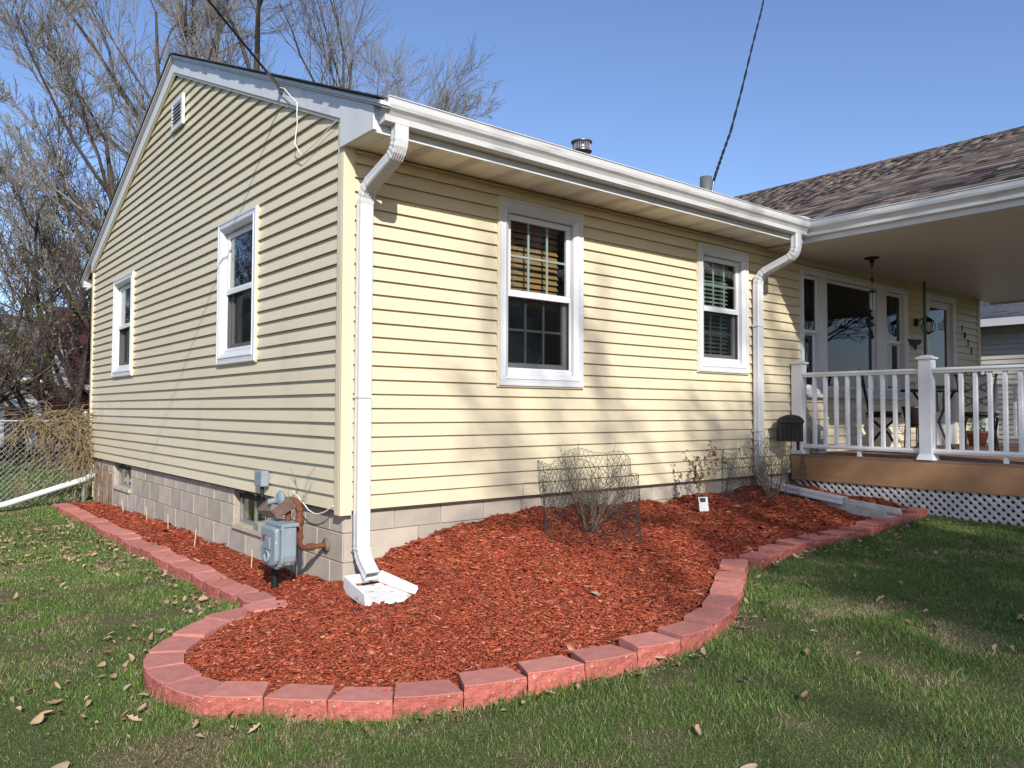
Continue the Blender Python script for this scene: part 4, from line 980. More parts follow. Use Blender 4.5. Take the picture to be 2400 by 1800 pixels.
o = link('lawn', mesh_np('lawn', np.c_[X.ravel(), Y.ravel(), Z.ravel()], F, [MG], cols, smooth=True)); tag(o, kind='structure')

# mulch: the bed's own surface, then loose chips over it
gx, gy = np.arange(-1.5, 5.72, .05), np.arange(-2.35, 7.7, .05)
X, Y = np.meshgrid(gx, gy); P = np.c_[X.ravel(), Y.ravel()]
Zb = zm(P[:, 0], P[:, 1])+.016*(vnoise(P[:, 0], P[:, 1], 5, 11)-.5)+.014*(vnoise(P[:, 0], P[:, 1], 13, 12)-.5)
keep = in_poly(P, BEDM).reshape(X.shape); I = np.arange(X.size).reshape(X.shape)
k4 = keep[:-1, :-1] & keep[:-1, 1:] & keep[1:, 1:] & keep[1:, :-1]
k4 = k4 | (keep[:-1, :-1].astype(int)+keep[:-1, 1:]+keep[1:, 1:]+keep[1:, :-1] >= 1)
k4 &= ~((X[:-1, :-1] > -.04) & (X[:-1, :-1] < .24) & (Y[:-1, :-1] > -.47) & (Y[:-1, :-1] < -.14))
F = np.stack([I[:-1, :-1], I[:-1, 1:], I[1:, 1:], I[1:, :-1]], -1)[k4]
used = np.unique(F); rm = np.zeros(X.size, int); rm[used] = np.arange(len(used))
o = link('mulch_bed', mesh_np('mulch_bed', np.c_[P, Zb][used], rm[F], [mat('mulch base', (.24, .055, .028), .95, .1, var=.5, vscale=40, bump=1, bscale=70)], smooth=True)); tag(o, kind='structure')
def frustum(P, mx, my):
    w = P-CAM; z = w @ CF; u = (w @ CR)/z*FPX; v = -(w @ CU)/z*FPX
    return (z > .3) & (np.abs(u) < 1200+mx) & (v < 900+my) & (v > -900-my), z
N = 72000
px = np.r_[rng.uniform(-1.5, 5.7, N), rng.uniform(-1.5, 1.8, N//2), rng.uniform(-.6, 0.05, 9000)]; py = np.r_[rng.uniform(-2.3, .06, N), rng.uniform(-2.3, .1, N//2), rng.uniform(0, 7.6, 9000)]
PP = np.c_[px, py]; ok = in_poly(PP, BEDM) & ~((px > .02) & (py > .02)) & ~((px > -.07) & (px < .315) & (py > -.49) & (py < -.09)) & ~((px > 4.92) & (px < 5.22) & (py > -1.47) & (py < -.77)); PP = PP[ok]
zz = zm(PP[:, 0], PP[:, 1])+.016*(vnoise(PP[:, 0], PP[:, 1], 5, 11)-.5)+.014*(vnoise(PP[:, 0], PP[:, 1], 13, 12)-.5)
PP = np.c_[PP, zz]; ok, zd = frustum(PP, 350, 350); PP = PP[ok]; zd = zd[ok]
n = len(PP)
L = np.clip(rng.lognormal(-3.82, .50, n), .009, .09); Wd = L*rng.uniform(.14, .42, n)+.0015; T = rng.uniform(.0012, .0045, n)
big = rng.random(n) < .01; L[big] *= 1.5; Wd[big] *= 1.35
k = np.clip(zd/4.5, 1, 1.5); L *= k; Wd *= k
ang = rng.uniform(0, 2*math.pi, n); pit = rng.normal(0, .24, n); rol = rng.normal(0, .26, n)
d = np.c_[np.cos(ang)*np.cos(pit), np.sin(ang)*np.cos(pit), np.sin(pit)]
s = np.c_[-np.sin(ang), np.cos(ang), np.zeros(n)]; nn = np.cross(d, s); s2 = s*np.cos(rol)[:, None]+nn*np.sin(rol)[:, None]; n2 = np.cross(d, s2)
C = PP+np.c_[np.zeros(n), np.zeros(n), rng.uniform(-.002, .013, n)]
V = np.zeros((n, 8, 3)); tp = rng.uniform(.35, 1, n)
for i, (a, b, c) in enumerate([(-1, -1, -1), (1, -1, -1), (1, 1, -1), (-1, 1, -1), (-1, -1, 1), (1, -1, 1), (1, 1, 1), (-1, 1, 1)]):
    wf = np.where(a > 0, tp, 1.0)*b+rng.uniform(-.15, .15, n)
    V[:, i] = C+d*(L/2*a)[:, None]+s2*(Wd/2*wf)[:, None]+n2*(T/2*c)[:, None]
F = np.array([[4, 5, 6, 7], [0, 1, 5, 4], [1, 2, 6, 5], [2, 3, 7, 6], [3, 0, 4, 7]])[None]+(np.arange(n)*8)[:, None, None]
pal = np.array([[.34, .080, .038], [.28, .060, .030], [.21, .042, .022], [.43, .125, .065], [.13, .030, .018], [.52, .23, .14], [.38, .072, .038], [.075, .026, .020]])
ci = rng.choice(8, n, p=[.29, .25, .13, .14, .045, .035, .10, .01]); cc = pal[ci]*rng.uniform(.8, 1.2, (n, 1))
o = link('mulch_chips', mesh_np('mulch_chips', V.reshape(-1, 3), F.reshape(-1, 4), [mat('wood chip', (0, 0, 0), .85, .15, attr=True, var=.22, vscale=120)], np.repeat(cc, 8, 0)))
tag(o, 'loose red-dyed wood chip mulch covering the bed', 'mulch', kind='stuff')

# ---------------------------------------------------------------- edging stones
EDG = mat('edging stone', (.48, .195, .160), .88, .2, var=.16, vscale=14, bump=.35, bscale=170, rnd=.15, dirt=((.40, .15, .12), 6, .56, .2))
EDF = mat('edging stone split face', (.43, .130, .100), .92, .15, var=.25, vscale=40, bump=.9, bscale=110, rnd=.15, dirt=((.72, .58, .54), 75, .66, .03))
def edging_mesh(seed):
    r = np.random.default_rng(seed); m = MB(); w, wi, dp, h = .150, .118, .185, .105; nf, nh = 8, 4
    top = lambda u, v: .0
    G = {}
    V = []; F = []
    for j in range(nh+1):                      # rough split front, slightly bowed
        for i in range(nf+1):
            u = -w+2*w*i/nf; e = 0 if i in (0, nf) else 1
            o_ = -.012*(1-(u/w)**2)+(r.uniform(-.006, .006) if 0 < j < nh else r.uniform(-.002, .002))
            V.append((u*(1-.01*(j == nh)), o_, -h+h*j/nh))
    for j in range(nh):
        for i in range(nf): a = j*(nf+1)+i; F.append((a, a+1, a+nf+2, a+nf+1))
    m.cur = 1; m.add(V, F); m.cur = 0
    t0 = [V[nh*(nf+1)+i] for i in range(nf+1)]
    tp = [(a, b+.004, 0.003) for a, b, c in t0]
    B = [(-wi, dp, .003), (wi, dp, .003)]
    m.add(t0+tp, [(i, i+1, nf+2+i, nf+1+i) for i in range(nf)])
    m.add(tp+[B[1], B[0]], [tuple(range(nf+3))])
    m.add([tp[-1], B[1], (wi, dp, -h), (w, 0, -h)], [(0, 3, 2, 1)]); m.add([tp[0], B[0], (-wi, dp, -h), (-w, 0, -h)], [(0, 1, 2, 3)])
    m.add([B[0], B[1], (wi, dp, -h), (-wi, dp, -h)], [(0, 1, 2, 3)])
    return m.mesh('edging_stone', [EDG, EDF])
EM = [edging_mesh(i) for i in range(5)]
edge1 = empty('garden_edging', (-.5, -1.0, -.62), 'curved border of pinkish-red concrete edging stones round the mulch bed', 'edging')
edge2 = empty('garden_edging', (-.5, 3.5, -.62), 'straight border of pinkish-red edging stones along the gable side', 'edging')
def stone(par, a, b, top, tilt=0):
    a, b = Vector(a), Vector(b); mid = (a+b)/2; d = (b-a); L = d.length; ang = math.atan2(d.y, d.x)
    o = bpy.data.objects.new('edging_stone', random.choice(EM)); COL.objects.link(o); o.parent = par
    o.location = Vector((mid.x, mid.y, top+random.uniform(-.007, .007)))-par.location
    o.rotation_euler = (random.uniform(-.03, .03)+tilt, random.uniform(-.03, .03), ang+random.uniform(-.03, .03)); o.scale = (L/.304, random.uniform(.97, 1.03), 1)
for pts in (ARC, ARC2):
    for a, b in zip(pts[:-1], pts[1:]):
        mx, my = (a[0]+b[0])/2, (a[1]+b[1])/2
        stone(edge1, a, b, float(zl(mx, my))+.082)
for a, b in zip(RUN[:-1], RUN[1:]):
    stone(edge2, (b[0], b[1]), (a[0], a[1]), float(zl(a[0], a[1]))+.078)

# ---------------------------------------------------------------- grass blades
def lawn_points(n, x0, x1, y0, y1):
    return np.c_[rng.uniform(x0, x1, n), rng.uniform(y0, y1, n)]
OUT = np.array([(x-(.02 if x < 0 else 0), y) for x, y in BED])
HOUSEP = np.array([(0, 0), (5.66, 0), (5.66, -3.1), (11.4, -3.1), (11.4, 8.05), (0, 8.05)])
def make_blades(P, hgt, wid, name):
    ok = ~in_poly(P, OUT) & ~in_poly(P, HOUSEP); P = P[ok]; z = zl(P[:, 0], P[:, 1])+.012*(vnoise(P[:, 0], P[:, 1], 1.7, 9)-.5)
    P3 = np.c_[P, z]; ok, zd = frustum(P3, 420, 420); P3, zd = P3[ok], zd[ok]
    dd = dry(P3[:, 0], P3[:, 1]); thin = rng.random(len(P3)) > dd*.22; P3, zd, dd = P3[thin], zd[thin], dd[thin]
    n = len(P3); tuft = vnoise(P3[:, 0], P3[:, 1], 3.1, 21)
    sc = np.clip(zd/3.2, .85, 3.2)
    h = hgt*rng.uniform(.4, 1.2, n)*(.5+.9*tuft)*(1-.4*dd); w = wid*rng.uniform(.7, 1.3, n)*sc
    a = rng.uniform(0, 2*math.pi, n)+vnoise(P3[:, 0], P3[:, 1], 2, 33)*2; bend = rng.uniform(.15, 1.1, n)*h
    dv = np.c_[np.cos(a), np.sin(a), np.zeros(n)]; sv = np.c_[-np.sin(a), np.cos(a), np.zeros(n)]
    sa_ = rng.uniform(0, math.pi, n); sv = np.c_[np.cos(sa_), np.sin(sa_), np.zeros(n)]
    up = np.array([0, 0, 1.]); b0 = P3-up*.01
    V = np.zeros((n, 4, 3))
    V[:, 0] = b0-sv*(w/2)[:, None]; V[:, 1] = b0+sv*(w/2)[:, None]
    tip = b0+up*(h*(1-.25*rng.random(n)))[:, None]+dv*(bend*.8)[:, None]
    V[:, 2] = tip+sv*(w*.12)[:, None]; V[:, 3] = tip-sv*(w*.12)[:, None]
    base = np.array([[.078, .150, .024], [.102, .178, .030], [.060, .125, .022], [.130, .195, .042], [.092, .150, .036]])
    straw = np.array([[.34, .275, .15], [.27, .215, .115], [.42, .36, .22]])
    c = base[rng.integers(0, 5, n)]*rng.uniform(.75, 1.25, (n, 1)); iss = rng.random(n) < (.13+.60*dd); c[iss] = straw[rng.integers(0, 3, iss.sum())]*rng.uniform(.7, 1.15, (iss.sum(), 1))
    F = np.array([[0, 1, 2, 3]])[None]+(np.arange(n)*4)[:, None, None]
    return V.reshape(-1, 3), F.reshape(-1, 4), np.repeat(c, 4, 0)
parts = []
for n, box, h, w in ((270000, (-3.2, 3.2, -4.0, -.5), .037, .0026), (180000, (-3.2, -.5, -2.2, 4.0), .036, .0027), (200000, (2.0, 6.2, -3.6, -1.4), .033, .0028), (60000, (-3.6, 0.0, 2.0, 9.0), .042, .0036), (26000, (-5, 6, 8.1, 22), .06, .005)):
    parts.append(make_blades(lawn_points(n, *box), h, w, 'g'))
# taller fringe that the mower misses along the stones
fr = []
for pts, m in ((ARC, 1), (ARC2, 1), ([(x, y) for x, y in RUN], -1)):
    for a, b in zip(pts[:-1], pts[1:]):
        d = np.array(b)-np.array(a); nrm = np.array([d[1], -d[0]])*m; nrm /= np.linalg.norm(nrm); k = 230
        t_ = rng.random((k, 1)); fr.append(np.array(a)+d*t_+nrm*(.012+np.abs(rng.normal(0, .05, (k, 1)))))
fr = np.concatenate(fr); keepf = vnoise(fr[:, 0], fr[:, 1], 2.4, 51) > .38
parts.append(make_blades(fr[keepf], .066, .0031, 'fringe'))
V = []; F = []; Cc = []; o_ = 0
for v, f, c in parts: V.append(v); F.append(f+o_); Cc.append(c); o_ += len(v)
mg = mat('grass blade', (0, 0, 0), .55, .25, attr=True)
o = link('grass', mesh_np('grass', np.concatenate(V), np.concatenate(F), [mg], np.concatenate(Cc))); tag(o, 'patchy early-spring lawn grass, green with straw patches', 'grass', kind='stuff')

# ---------------------------------------------------------------- dead leaves
LM = [mat('dead leaf %d' % i, c, .8, .2, var=.25, vscale=40) for i, c in enumerate(((.36, .245, .145), (.30, .195, .11), (.40, .29, .19), (.28, .14, .065), (.32, .25, .19)))]
def leaf_mesh(seed, oak):
    r = np.random.default_rng(seed); n = 7; V = []; F = []; L = 1.0; cu = r.uniform(.3, 1.0); fold = r.uniform(.15, .8); tw = r.uniform(-.5, .5)
    for i in range(n+1):
        t = i/n; w = .26*math.sin(math.pi*min(1, t*1.02+.02))**.75
        if oak: w *= (1.25 if i % 2 else .62)
        zc = cu*.28*(t-.5)**2*4*.5; yy = .15*math.sin(t*3+tw)
        for s in (-1, 0, 1):
            V.append((t-.5, s*w*math.cos(fold)+yy, zc+abs(s)*w*math.sin(fold)+s*tw*.12*(t-.5)))
    for i in range(n):
        for j in range(2): a = i*3+j; F.append((a, a+1, a+4, a+3))
    m = MB(); m.add(V, F, True); return m.mesh('fallen_leaf', random.choice(LM))
LV = [leaf_mesh(i, i % 3 == 0) for i in range(14)]
def leaf_pts(n, f):
    out = []
    while len(out) < n:
        p = f(); 
        q = np.array([p])
        if in_poly(q, HOUSEP)[0]: continue
        out.append(p)
    return out
def lf_left():
    while True:
        y = random.uniform(-1.6, 6.0); x = -.62-abs(random.gauss(0, .75)); 
        if vnoise(x, y, 1.6, 61) > random.uniform(.25, .7) and not in_poly(np.array([(x, y)]), OUT)[0]: return (x, y)
def lf_edge():
    a, b = random.choice(list(zip(ARC[:-1], ARC[1:]))+list(zip(ARC2[:-1], ARC2[1:]))*2); t = random.random(); d = np.array(b)-np.array(a); nrm = np.array([d[1], -d[0]]); nrm /= np.linalg.norm(nrm)
    return tuple(np.array(a)+d*t+nrm*(.02+abs(random.gauss(0, .07))))
def lf_right():
    while True:
        p = (random.uniform(1.2, 5.6), random.uniform(-3.4, -1.5))
        if not in_poly(np.array([p]), OUT)[0]: return p
def lf_front(): return (random.uniform(-1.6, 2.0), random.uniform(-3.3, -2.2))
def lf_run(): return (-.62-abs(random.gauss(0, .06)), random.uniform(.3, 7))
def lf_bed():
    return random.choice([(1.8, -.75), (3.5, -.6), (4.5, -.6), (2.2, -.6), (.9, -1.2), (3.9, -.8), (-.1, .5)])
LG = (('tan curled dead leaf lying on the lawn beside the gable-side edging', 'dead leaves on the gable-side lawn', lf_left, 190, (.04, .08)),
      ('dead leaf caught in the grass along the gable-side edging stones', 'dead leaves along the straight edging', lf_run, 30, (.04, .075)),
      ('dead leaf caught against the curved edging stones', 'dead leaves along the curved edging', lf_edge, 36, (.04, .075)),
      ('dead leaf lying on the shaded lawn beside the porch', 'dead leaves on the porch-side lawn', lf_right, 26, (.04, .08)),
      ('dead leaf lying on the open lawn in front of the curved edging', 'dead leaves on the front lawn', lf_front, 7, (.05, .08)),
      ('pale dead leaf lying on the red mulch', 'dead leaves on the mulch', lf_bed, 16, (.04, .08)))
for lab, grp, fn, n, (s0, s1) in LG:
    for i in range(n):
        x, y = fn()
        if grp.endswith('mulch'): x += random.gauss(0, .22); y += random.gauss(0, .12); z = zmf(x, min(y, -.03 if x > 0 else y))+.014
        else: z = float(zl(x, y))+random.uniform(.018, .038)
        if x > -.05 and y > -.05: continue
        o = bpy.data.objects.new('fallen_leaf', random.choice(LV)); COL.objects.link(o)
        s = random.uniform(s0, s1); o.location = (x, y, z); o.scale = (s, s, s); o.rotation_euler = (random.gauss(0, .45), random.gauss(0, .35), random.uniform(0, 6.28))
        tag(o, lab, 'leaf', grp)

# crumbled leaf litter too small to pick apart
V = []; F = []; Cc = []; LP = [lf_left() for _ in range(620)]+[lf_run() for _ in range(160)]+[lf_edge() for _ in range(190)]+[lf_right() for _ in range(160)]
for x, y in LP:
    s = rng.uniform(.009, .024); a = rng.uniform(0, 6.28); z = float(zl(x, y))+rng.uniform(.010, .034); nrm = rng.normal(0, .35, 2)
    u = np.array([math.cos(a), math.sin(a), nrm[0]]); w = np.array([-math.sin(a), math.cos(a), nrm[1]])*rng.uniform(.35, .7); c = np.array([x, y, z]); b = len(V)
    V += [c-u*s, c-w*s+[0, 0, s*.3], c+u*s, c+w*s+[0, 0, s*.4], c]; F += [(b, b+1, b+4), (b+1, b+2, b+4), (b+2, b+3, b+4), (b+3, b, b+4)]
    Cc += [np.array([(.36, .245, .145), (.30, .195, .11), (.40, .29, .19), (.24, .15, .085)][rng.integers(0, 4)])*rng.uniform(.7, 1.15)]*5
o = link('leaf_litter', mesh_np('leaf_litter', V, F, [mat('leaf litter', (0, 0, 0), .85, .15, attr=True)], np.array(Cc))); tag(o, 'crumbled tan leaf litter scattered in the grass', 'leaf litter', kind='stuff')

# ---------------------------------------------------------------- thin wooden stakes along the gable wall
STK = mat('pale wood stake', (.62, .48, .30), .8, .2)
SL = ('thin pale wooden stake in the mulch, nearest the chain-link fence', 'thin pale wooden stake in the mulch, second from the fence', 'thin pale wooden stake in the mulch, middle one of five along the gable wall', 'thin pale wooden stake in the mulch, second from the gas meter', 'thin pale wooden stake in the mulch beside the gas meter')
for (x, y, zt), lab in zip(((-.04, 5.8, -.445), (-.05, 4.67, -.42), (-.06, 3.81, -.412), (-.15, 2.66, -.43), (-.13, 1.29, -.434)), SL):
    dx, dy = random.uniform(-.02, .02), random.uniform(-.02, .02)
    o = MB().tube([(x, y, -.62), (x+dx*.5, y+dy*.5, (zt-.62)/2), (x+dx, y+dy, zt)], .0042, 6).build('garden_stake', STK); tag(o, lab, 'stake', 'stakes along the gable wall')
# ================================================================ bare woody plants
def grow(seed, base, d0, L0, r0, levels, spec):
    """branching skeleton; spec per level: (children, length factor, angle, wiggle, upward pull, first fraction, segments)"""
    r = random.Random(seed); out = [[] for _ in range(levels+1)]
    def branch(p, d, L, rad, lv):
        ch, lf, an, wg, up, f0, ns = spec[lv]
        pts = [(p, rad)]; q = p.copy(); dd = d.copy()
        for i in range(ns):
            dd = (dd+Vector((r.gauss(0, wg), r.gauss(0, wg), r.gauss(0, wg)+up))).normalized()
            q2 = q+dd*(L/ns); t = (i+1)/ns; rr = rad*(1-(.86 if lv == 0 else .66)*t)
            out[lv].append((q.copy(), q2.copy(), pts[-1][1], rr)); pts.append((q2, rr)); q = q2
        if lv == levels: return
        for c in range(ch):
            f = f0+(1-f0)*((c+r.random())/ch); k = min(ns-1, int(f*ns)); t = f*ns-k
            pp = pts[k][0].lerp(pts[k+1][0], min(1, t)); pr_ = pts[k][1]*(1-t)+pts[k+1][1]*t
            ax = (pts[k+1][0]-pts[k][0]).normalized(); side = ax.cross(Vector((r.gauss(0, 1), r.gauss(0, 1), r.gauss(0, 1)))).normalized()
            a = an*r.uniform(.6, 1.35); nd = (ax*math.cos(a)+side*math.sin(a)).normalized()
            branch(pp, nd, L*lf*r.uniform(.65, 1.2)*(1.1-.35*f), max(pr_*.62, .0022 if L < 6 else .004), lv+1)
    branch(Vector(base), Vector(d0).normalized(), L0, r0, 0)
    return out
def seg_mesh(name, segs, sides, m, minr=0):
    P0 = np.array([s[0] for s in segs]); P1 = np.array([s[1] for s in segs]); R0 = np.maximum([s[2] for s in segs], minr); R1 = np.maximum([s[3] for s in segs], minr*.7)
    V, F = tubes_np(P0, P1, R0, R1, sides); return mesh_np(name, V, F, [m], smooth=True)
BARK = mat('grey brown bark', (.072, .058, .045), .95, .1, var=.3, vscale=9, stretch=(1, 1, .25), bump=.7, bscale=40)
TWIG = mat('grey brown twig', (.205, .185, .160), .9, .15, var=.25, vscale=1.5)
TWIGD = mat('dark purple brown twig', (.085, .062, .055), .9, .15, var=.25, vscale=1.5)
BUD = mat('early spring bud', (.26, .27, .13), .7, .2, var=.3, vscale=2)
BUDG = mat('young yellow green leaf', (.16, .18, .04), .7, .2, var=.3, vscale=2)
def buds(name, segs, frac, size, m, r):
    k = [s for s in segs if r.random() < frac]; n = len(k)
    P = np.array([s[1] for s in k]); rr = np.random.default_rng(3); a = rr.normal(size=(n, 3)); a[:, 2] += .8; a /= np.linalg.norm(a, axis=1)[:, None]; b = np.cross(a, rr.normal(size=(n, 3))); b /= np.linalg.norm(b, axis=1)[:, None]
    s = size*rr.uniform(.6, 1.4, (n, 1)); V = np.stack([P, P+a*s*.5+b*s*.22, P+a*s, P+a*s*.5-b*s*.22], 1).reshape(-1, 3); F = np.arange(n*4).reshape(-1, 4)
    return mesh_np(name, V, F, [m])
def tree(name, base, label, stems, seed, group, tw, bud=None, budf=.5, buds_size=.06, minr=.006, cat='tree'):
    """stems: list of (direction, length, radius, spec)"""
    t = empty(name, base, label, cat, group)
    limbs, twigs = [], []
    for i, (d, L, rad, off, spec) in enumerate(stems):
        o = grow(seed+i*17, (off[0], off[1], 0), d, L, rad, len(spec)-1, spec)
        for lv, s in enumerate(o): (limbs if lv < 2 else twigs).extend(s)
    o = bpy.data.objects.new('trunk', seg_mesh('trunk', limbs, 6, BARK)); COL.objects.link(o); o.parent = t
    c = bpy.data.objects.new('crown', seg_mesh('crown', twigs, 3, tw, minr)); COL.objects.link(c); c.parent = t
    if bud:
        last = twigs[-int(len(twigs)*.8):]
        b = bpy.data.objects.new('buds', buds('buds', last, budf, buds_size, bud, random.Random(5))); COL.objects.link(b); b.parent = c; b['kind'] = 'stuff'
    return t
def gz(x, y): return float(zl(x, y))-.05
# spec rows: children, length factor, angle, wiggle, upward pull, first fraction, segments
SP_BIG = [(7, .62, .66, .06, .02, .22, 7), (7, .52, .60, .10, .05, .22, 6), (6, .55, .56, .12, .08, .15, 5), (6, .52, .50, .14, .13, .12, 4), (4, .62, .42, .12, .12, .1, 2), (0, 0, 0, .12, .1, 0, 1)]
SP_UP = [(9, .44, .55, .05, .03, .22, 8), (8, .52, .60, .10, .06, .18, 6), (7, .54, .55, .13, .10, .12, 4), (7, .55, .48, .13, .12, .1, 3), (0, 0, 0, .12, .1, 0, 2)]
tree('bare_tree', (2.3, 15.6, gz(2.3, 15.6)), 'tall budding bare tree rising behind the gable roof', [((.02, -.02, 1), 8.2, .24, (0, 0), SP_BIG), ((-.62, .05, .75), 6.6, .15, (-.1, 0), SP_BIG), ((.25, .1, 1), 7.8, .17, (.1, .1), SP_BIG)], 11, 'bare trees behind the house', TWIG, BUD, .2, .05, .0062)
tree('bare_tree', (7.6, 19.5, gz(7.6, 19.5)), 'broad many-stemmed bare tree behind the roof ridge', [((-.34, 0, 1), 13.5, .24, (-1.2, 0), SP_UP), ((-.13, .05, 1), 15.0, .26, (-.6, 0), SP_UP), ((.03, 0, 1), 15.5, .28, (0, .2), SP_UP), ((.20, .0, 1), 14.2, .25, (.5, 0), SP_UP), ((.36, 0, 1), 12.8, .22, (.9, .1), SP_UP), ((.46, .05, .95), 10.6, .19, (1.2, 0), SP_UP), ((.48, -.05, .92), 9.6, .16, (1.5, 0), SP_UP)], 31, 'bare trees behind the house', TWIG, BUD, .12, .05, .0068)
SP_SH = [(6, .66, .60, .08, .02, .18, 6), (6, .58, .65, .13, .03, .15, 5), (6, .54, .62, .15, .04, .12, 4), (5, .5, .6, .16, .04, .1, 3), (0, 0, 0, .14, .03, 0, 2)]
tree('bare_tree', (.95, 15.2, gz(.95, 15.2)), 'dark bare multi-stemmed tree leaning beyond the chain-link fence', [((.05, 0, 1), 4.6, .13, (0, 0), SP_SH), ((-.35, .1, 1), 4.4, .12, (-.25, .1), SP_SH), ((.45, .0, .85), 4.2, .10, (.2, 0), SP_SH), ((.85, -.1, .55), 3.6, .07, (-.4, .2), SP_SH), ((-.6, .1, .8), 4.0, .10, (-.6, 0), SP_SH)][:4], 51, 'dark bare trees by the fence', TWIGD, None, .5, .05, .0055)
tree('bare_tree', (-1.5, 13.2, gz(-1.5, 13.2)), 'dark bare tree with yellow-green young leaves left of the fence', [((.12, 0, 1), 3.4, .11, (0, 0), SP_SH), ((.45, .1, .9), 3.2, .09, (.25, .1), SP_SH), ((-.3, .0, .9), 3.2, .10, (-.2, 0), SP_SH)], 71, 'dark bare trees by the fence', TWIGD, BUDG, .25, .06, .005)
tree('bare_tree', (2.6, 26, gz(2.6, 26)), 'far dark bare tree standing behind the neighbouring roofs', [((.1, 0, 1), 7.4, .2, (0, 0), SP_SH), ((-.3, .1, 1), 7.2, .18, (-.3, .1), SP_SH)], 91, 'dark bare trees by the fence', TWIGD, None, .5, .05, .010)
# street-side trees that throw the broken shade on wall, porch and lawn
SP_ST = [(9, .60, .62, .04, .02, .30, 7), (8, .55, .60, .09, .04, .2, 6), (7, .52, .58, .11, .05, .12, 5), (6, .52, .55, .13, .05, .1, 4), (4, .6, .5, .13, .05, .1, 2)]
SP_ST = SP_ST[:4]+[(0, 0, 0, .13, .05, 0, 2)]
st1 = tree('street_tree', (-0.9, -21.5, gz(-1, -12)), 'bare street tree across the front lawn shading the porch', [((.02, 0, 1), 8.4, .26, (0, 0), SP_ST), ((.5, .05, .9), 7.6, .18, (.1, 0), SP_ST), ((-.25, .1, 1), 7.2, .15, (-.1, 0), SP_ST)], 111, 'bare street trees', TWIG, None, .5, .05, .011)
st2 = tree('street_tree', (3.6, -23.0, gz(3, -12)), 'second bare street tree, opposite the porch', [((.05, 0, 1), 8.8, .27, (0, 0), SP_ST), ((-.5, .05, .9), 7.4, .18, (-.1, 0), SP_ST), ((.5, .05, .9), 7.4, .18, (.1, 0), SP_ST)], 131, 'bare street trees', TWIG, None, .5, .05, .011)

# ---------------------------------------------------------------- shrubs in the bed
SHB = mat('shrub stem', (.19, .155, .11), .9, .15, var=.35, vscale=30)
SHG = mat('greenish shrub stem', (.17, .155, .07), .85, .2, var=.4, vscale=20)
def shrub(name, x, y, label, n, L, spread, seed, m, ctr=(0, 0), spec=None, rad=.0075):
    z = zmf(x, y)-.02; t = empty(name, (x, y, z), label, 'shrub'); r = random.Random(seed); segs = []
    sp = spec or [(6, .55, .45, .07, .05, .3, 6), (4, .5, .5, .1, .06, .2, 4), (0, 0, 0, .1, .05, 0, 3)]
    for i in range(n):
        a = r.uniform(0, 6.28); s = spread*math.sqrt(r.random()); off = (.05*math.cos(a)*r.random(), .05*math.sin(a)*r.random(), 0)
        o = grow(seed*100+i, off, (math.cos(a)*s+ctr[0], math.sin(a)*s+ctr[1], 1), L*r.uniform(.65, 1.1), rad*r.uniform(.6, 1.2), len(sp)-1, sp)
        for s_ in o: segs += s_
    o = bpy.data.objects.new('stems', seg_mesh('stems', segs, 4, m, .0016)); COL.objects.link(o); o.parent = t
    return t, segs
shrub('bare_shrub', 1.82, -.60, 'leafless twiggy shrub inside the wire cage below the tall window', 15, .50, .75, 5, SHB)
shrub('bare_shrub', 4.62, -.42, 'leafless brown shrub in front of the second downspout', 13, .52, .70, 8, SHB)
t, segs = shrub('rose_bush', 3.48, -.45, 'small bush with dried reddish leaves in the mulch', 6, .50, .16, 12, SHG, (.02, 0), [(4, .45, .45, .08, .04, .45, 6), (3, .5, .5, .12, .05, .3, 3), (0, 0, 0, .1, .05, 0, 2)], .005)
DL = [mat('dried red leaf', (.14, .045, .030), .7, .2, var=.3, vscale=30), mat('dried brown leaf', (.20, .095, .055), .7, .2, var=.3, vscale=30)]
r = random.Random(4); k = 0
for s in r.sample([s for s in segs if s[1].z > .26], 110):
    m = MB(); L = r.uniform(.03, .055); V = [(0, 0, 0), (L*.5, L*.33, L*.12), (L, 0, -.1*L), (L*.5, -L*.33, L*.12), (L*.5, 0, 0)]
    m.add(V, [(0, 1, 4), (1, 2, 4), (2, 3, 4), (3, 0, 4)]); o = bpy.data.objects.new('leaf', m.mesh('leaf', r.choice(DL))); COL.objects.link(o); o.parent = t
    o.location = s[1]; o.rotation_euler = (r.uniform(-1, 1), r.uniform(-.6, 1.2), r.uniform(0, 6.28))
# a few woody twigs growing up behind the gas meter
t, _ = shrub('weed_sapling', -.07, .62, 'thin bare sapling twigs growing up behind the gas meter', 4, 1.0, .10, 14, SHB, (0, 0), [(4, .25, .6, .05, .02, .5, 6), (0, 0, 0, .1, .05, 0, 3)], .0055)
# white plant label at the rose
z = zmf(3.36, -.52); t = empty('plant_tag', (3.36, -.52, z), 'white plant tag with dark picture stuck in mulch at small reddish bush', 'plant tag')
def rotp(c, a): return [(math.cos(a)*p-math.sin(a)*q, math.sin(a)*p+math.cos(a)*q, h) for p, q, h in c]
m = MB(); m.add(rotp([(-.045, 0, .02), (.045, 0, .02), (.045, .03, .145), (-.045, .03, .145), (-.045, .004, .02), (.045, .004, .02), (.045, .034, .145), (-.045, .034, .145)], -.45), [(0, 1, 2, 3), (7, 6, 5, 4), (0, 4, 5, 1), (1, 5, 6, 2), (2, 6, 7, 3), (3, 7, 4, 0)]); local('card', m, mat('white card', (.78, .78, .76), .5, .3), t)
m = MB(); m.add(rotp([(-.034, .0205, .10), (.02, .0205, .10), (.026, .0285, .138), (-.036, .0285, .138)], -.45), [(0, 1, 2, 3)]); o = local('printed_picture', m, mat('printed dark', (.05, .05, .045), .5, .3), t); o.location = (.0, -.0025, 0)
